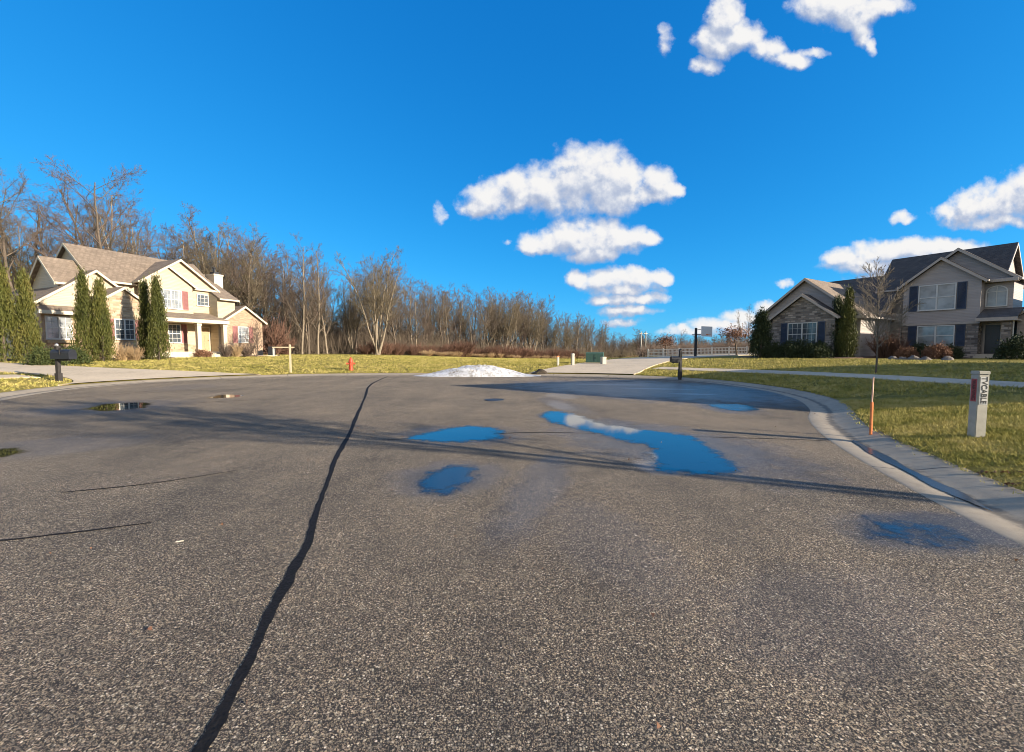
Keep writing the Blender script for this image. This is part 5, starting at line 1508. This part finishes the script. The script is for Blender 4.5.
cl(952,214,20,12,10,.9); cl(975,206,26,16,16); cl(1000,200,30,20,20); cl(1025,192,30,24,28); cl(990,222,50,10,8,.8); cl(1060,190,40,30,30)
cl(745,316,24,9,8,.8); cl(765,308,16,8,7,.7); cl(722,326,34,9,7,.8); cl(781,283,10,6,6,.5); cl(690,332,40,7,6,.6); cl(740,332,40,8,6,.7)
# a few clouds elsewhere round the sky
for (u, v, a, bu, bl) in ((2.0,.5,.3,.12,.06),(1.6,.25,.25,.09,.04),(-1.9,.3,.3,.12,.05),(2.6,.9,.3,.2,.1)): CL.append((u, v, a, bu, bl, 1.0))
def cloud_group():
    g = bpy.data.node_groups.new('cloud_field', 'ShaderNodeTree')
    g.interface.new_socket('UV', in_out='INPUT', socket_type='NodeSocketVector')
    g.interface.new_socket('Density', in_out='OUTPUT', socket_type='NodeSocketFloat')
    t = NT(g); gi = t.node('NodeGroupInput'); go = t.node('NodeGroupOutput')
    uv = gi.outputs[0]
    wq = t.vm('MULTIPLY', t.vm('SUBTRACT', t.noise(uv, 11, 3, .55, col=True), (.5,.5,.5)), (.05,.035,0))
    wq2 = t.vm('MULTIPLY', t.vm('SUBTRACT', t.noise(uv, 42, 4, .6, col=True), (.5,.5,.5)), (.020,.018,0))
    q = t.vm('ADD', uv, t.vm('ADD', wq, wq2))
    s = t.node('ShaderNodeSeparateXYZ'); t.put(s.inputs[0], q)
    tot = None
    for (u, v, a, bu, bl, wt) in CL:
        dx = t.m('DIVIDE', t.m('SUBTRACT', s.outputs[0], u), a)
        dy0 = t.m('SUBTRACT', s.outputs[1], v)
        dy = t.m('MAXIMUM', t.m('DIVIDE', dy0, bu), t.m('DIVIDE', dy0, -bl))
        r2 = t.m('ADD', t.m('MULTIPLY', dx, dx), t.m('MULTIPLY', dy, dy))
        e = t.m('MAXIMUM', t.m('SUBTRACT', wt, r2), -1.0)
        tot = e if tot is None else t.m('SMOOTH_MAX', tot, e, .25)
    n = t.noise(uv, 24, 4, .50)
    n3 = t.noise(uv, 85, 4, .6)
    d = t.m('ADD', tot, t.m('ADD', t.m('MULTIPLY', t.m('SUBTRACT', n, .5), 1.9), t.m('MULTIPLY', t.m('SUBTRACT', n3, .5), .22)))
    t.put(go.inputs[0], d)
    return g
CG = cloud_group()
sepd = nt.node('ShaderNodeSeparateXYZ'); nt.put(sepd.inputs[0], dirv)
yy = nt.m('MAXIMUM', sepd.outputs[1], 0.02)
cu = nt.node('ShaderNodeCombineXYZ'); nt.put(cu.inputs[0], nt.m('DIVIDE', sepd.outputs[0], yy)); nt.put(cu.inputs[1], nt.m('DIVIDE', sepd.outputs[2], yy))
def field(vec):
    n = nt.node('ShaderNodeGroup'); n.node_tree = CG; nt.put(n.inputs[0], vec); return n.outputs[0]
d0 = field(cu.outputs[0])
d1 = field(nt.vm('ADD', cu.outputs[0], (0.010, 0.014, 0)))
alpha = nt.m('MULTIPLY', nt.smooth(d0, -.28, .80), nt.smooth(sepd.outputs[1], .03, .12))
d2 = field(nt.vm('ADD', cu.outputs[0], (0.010, 0.034, 0)))
lit = nt.m('ADD', nt.m('MULTIPLY', nt.smooth(nt.m('SUBTRACT', d0, d1), -.8, .6), .42), nt.m('MULTIPLY', nt.smooth(nt.m('SUBTRACT', d0, d2), -.55, .75), .58))
cc = nt.ramp(lit, [(0.0, (.42,.50,.68)), (.30, (.54,.61,.77)), (.52, (.70,.75,.86)), (.72, (.90,.91,.95)), (.9, (1.0,.99,.98))])
cl_n = nt.node('ShaderNodeVectorMath', operation='SCALE'); nt.put(cl_n.inputs[0], cc)
cl_n.inputs['Scale'].default_value = 0.93/(2**EXPO)/SKY_S
# unseen cloud added behind the view as neutral fill light on shaded fronts
bn_ = nt.noise(dirv, 2.4, 6, .6)
ba = nt.m('MULTIPLY', nt.smooth(bn_, .36, .56), nt.m('MULTIPLY', nt.smooth(sepd.outputs[1], .05, -.35), nt.smooth(sepd.outputs[2], .0, .12)))
fill_b = nt.node('ShaderNodeVectorMath', operation='SCALE'); nt.put(fill_b.inputs[0], (.92, .90, .88)); fill_b.inputs['Scale'].default_value = 0.80/(2**EXPO)/SKY_S
skyc = nt.mix(ba, skyc, fill_b.outputs[0])
fin = nt.mix(alpha, skyc, cl_n.outputs[0])
nt.put(bg.inputs['Color'], fin)
bg.inputs['Strength'].default_value = SKY_S

sd = bpy.data.lights.new('Sun', 'SUN'); sd.energy = 5.0; sd.angle = R(0.5); sd.color = (1.0, 0.87, 0.70)
so = bpy.data.objects.new('Sun', sd); col.objects.link(so)
sv = Vector((SUN_AZ_VEC.x*math.cos(SUN_EL), SUN_AZ_VEC.y*math.cos(SUN_EL), math.sin(SUN_EL)))
so.rotation_euler = sv.to_track_quat('Z', 'Y').to_euler()

cd = bpy.data.cameras.new('Camera'); cam = bpy.data.objects.new('Camera', cd); col.objects.link(cam)
cd.sensor_fit = 'HORIZONTAL'; cd.sensor_width = 36; cd.lens = 36*F/1024
cd.clip_start = 0.05; cd.clip_end = 6000
cam.location = (0, 0, CAM_H); cam.rotation_euler = (R(90)-TH, 0, 0)
scene.camera = cam
scene.view_settings.view_transform = 'Standard'; scene.view_settings.look = 'None'
scene.view_settings.exposure = EXPO; scene.view_settings.gamma = 1.0; scene.view_settings.use_curve_mapping = False
scene.cycles.max_bounces = 6; scene.cycles.transparent_max_bounces = 16
scene.cycles.use_denoising = True; scene.cycles.filter_width = 0.95
print('trees', count, 'objects', len(bpy.data.objects))
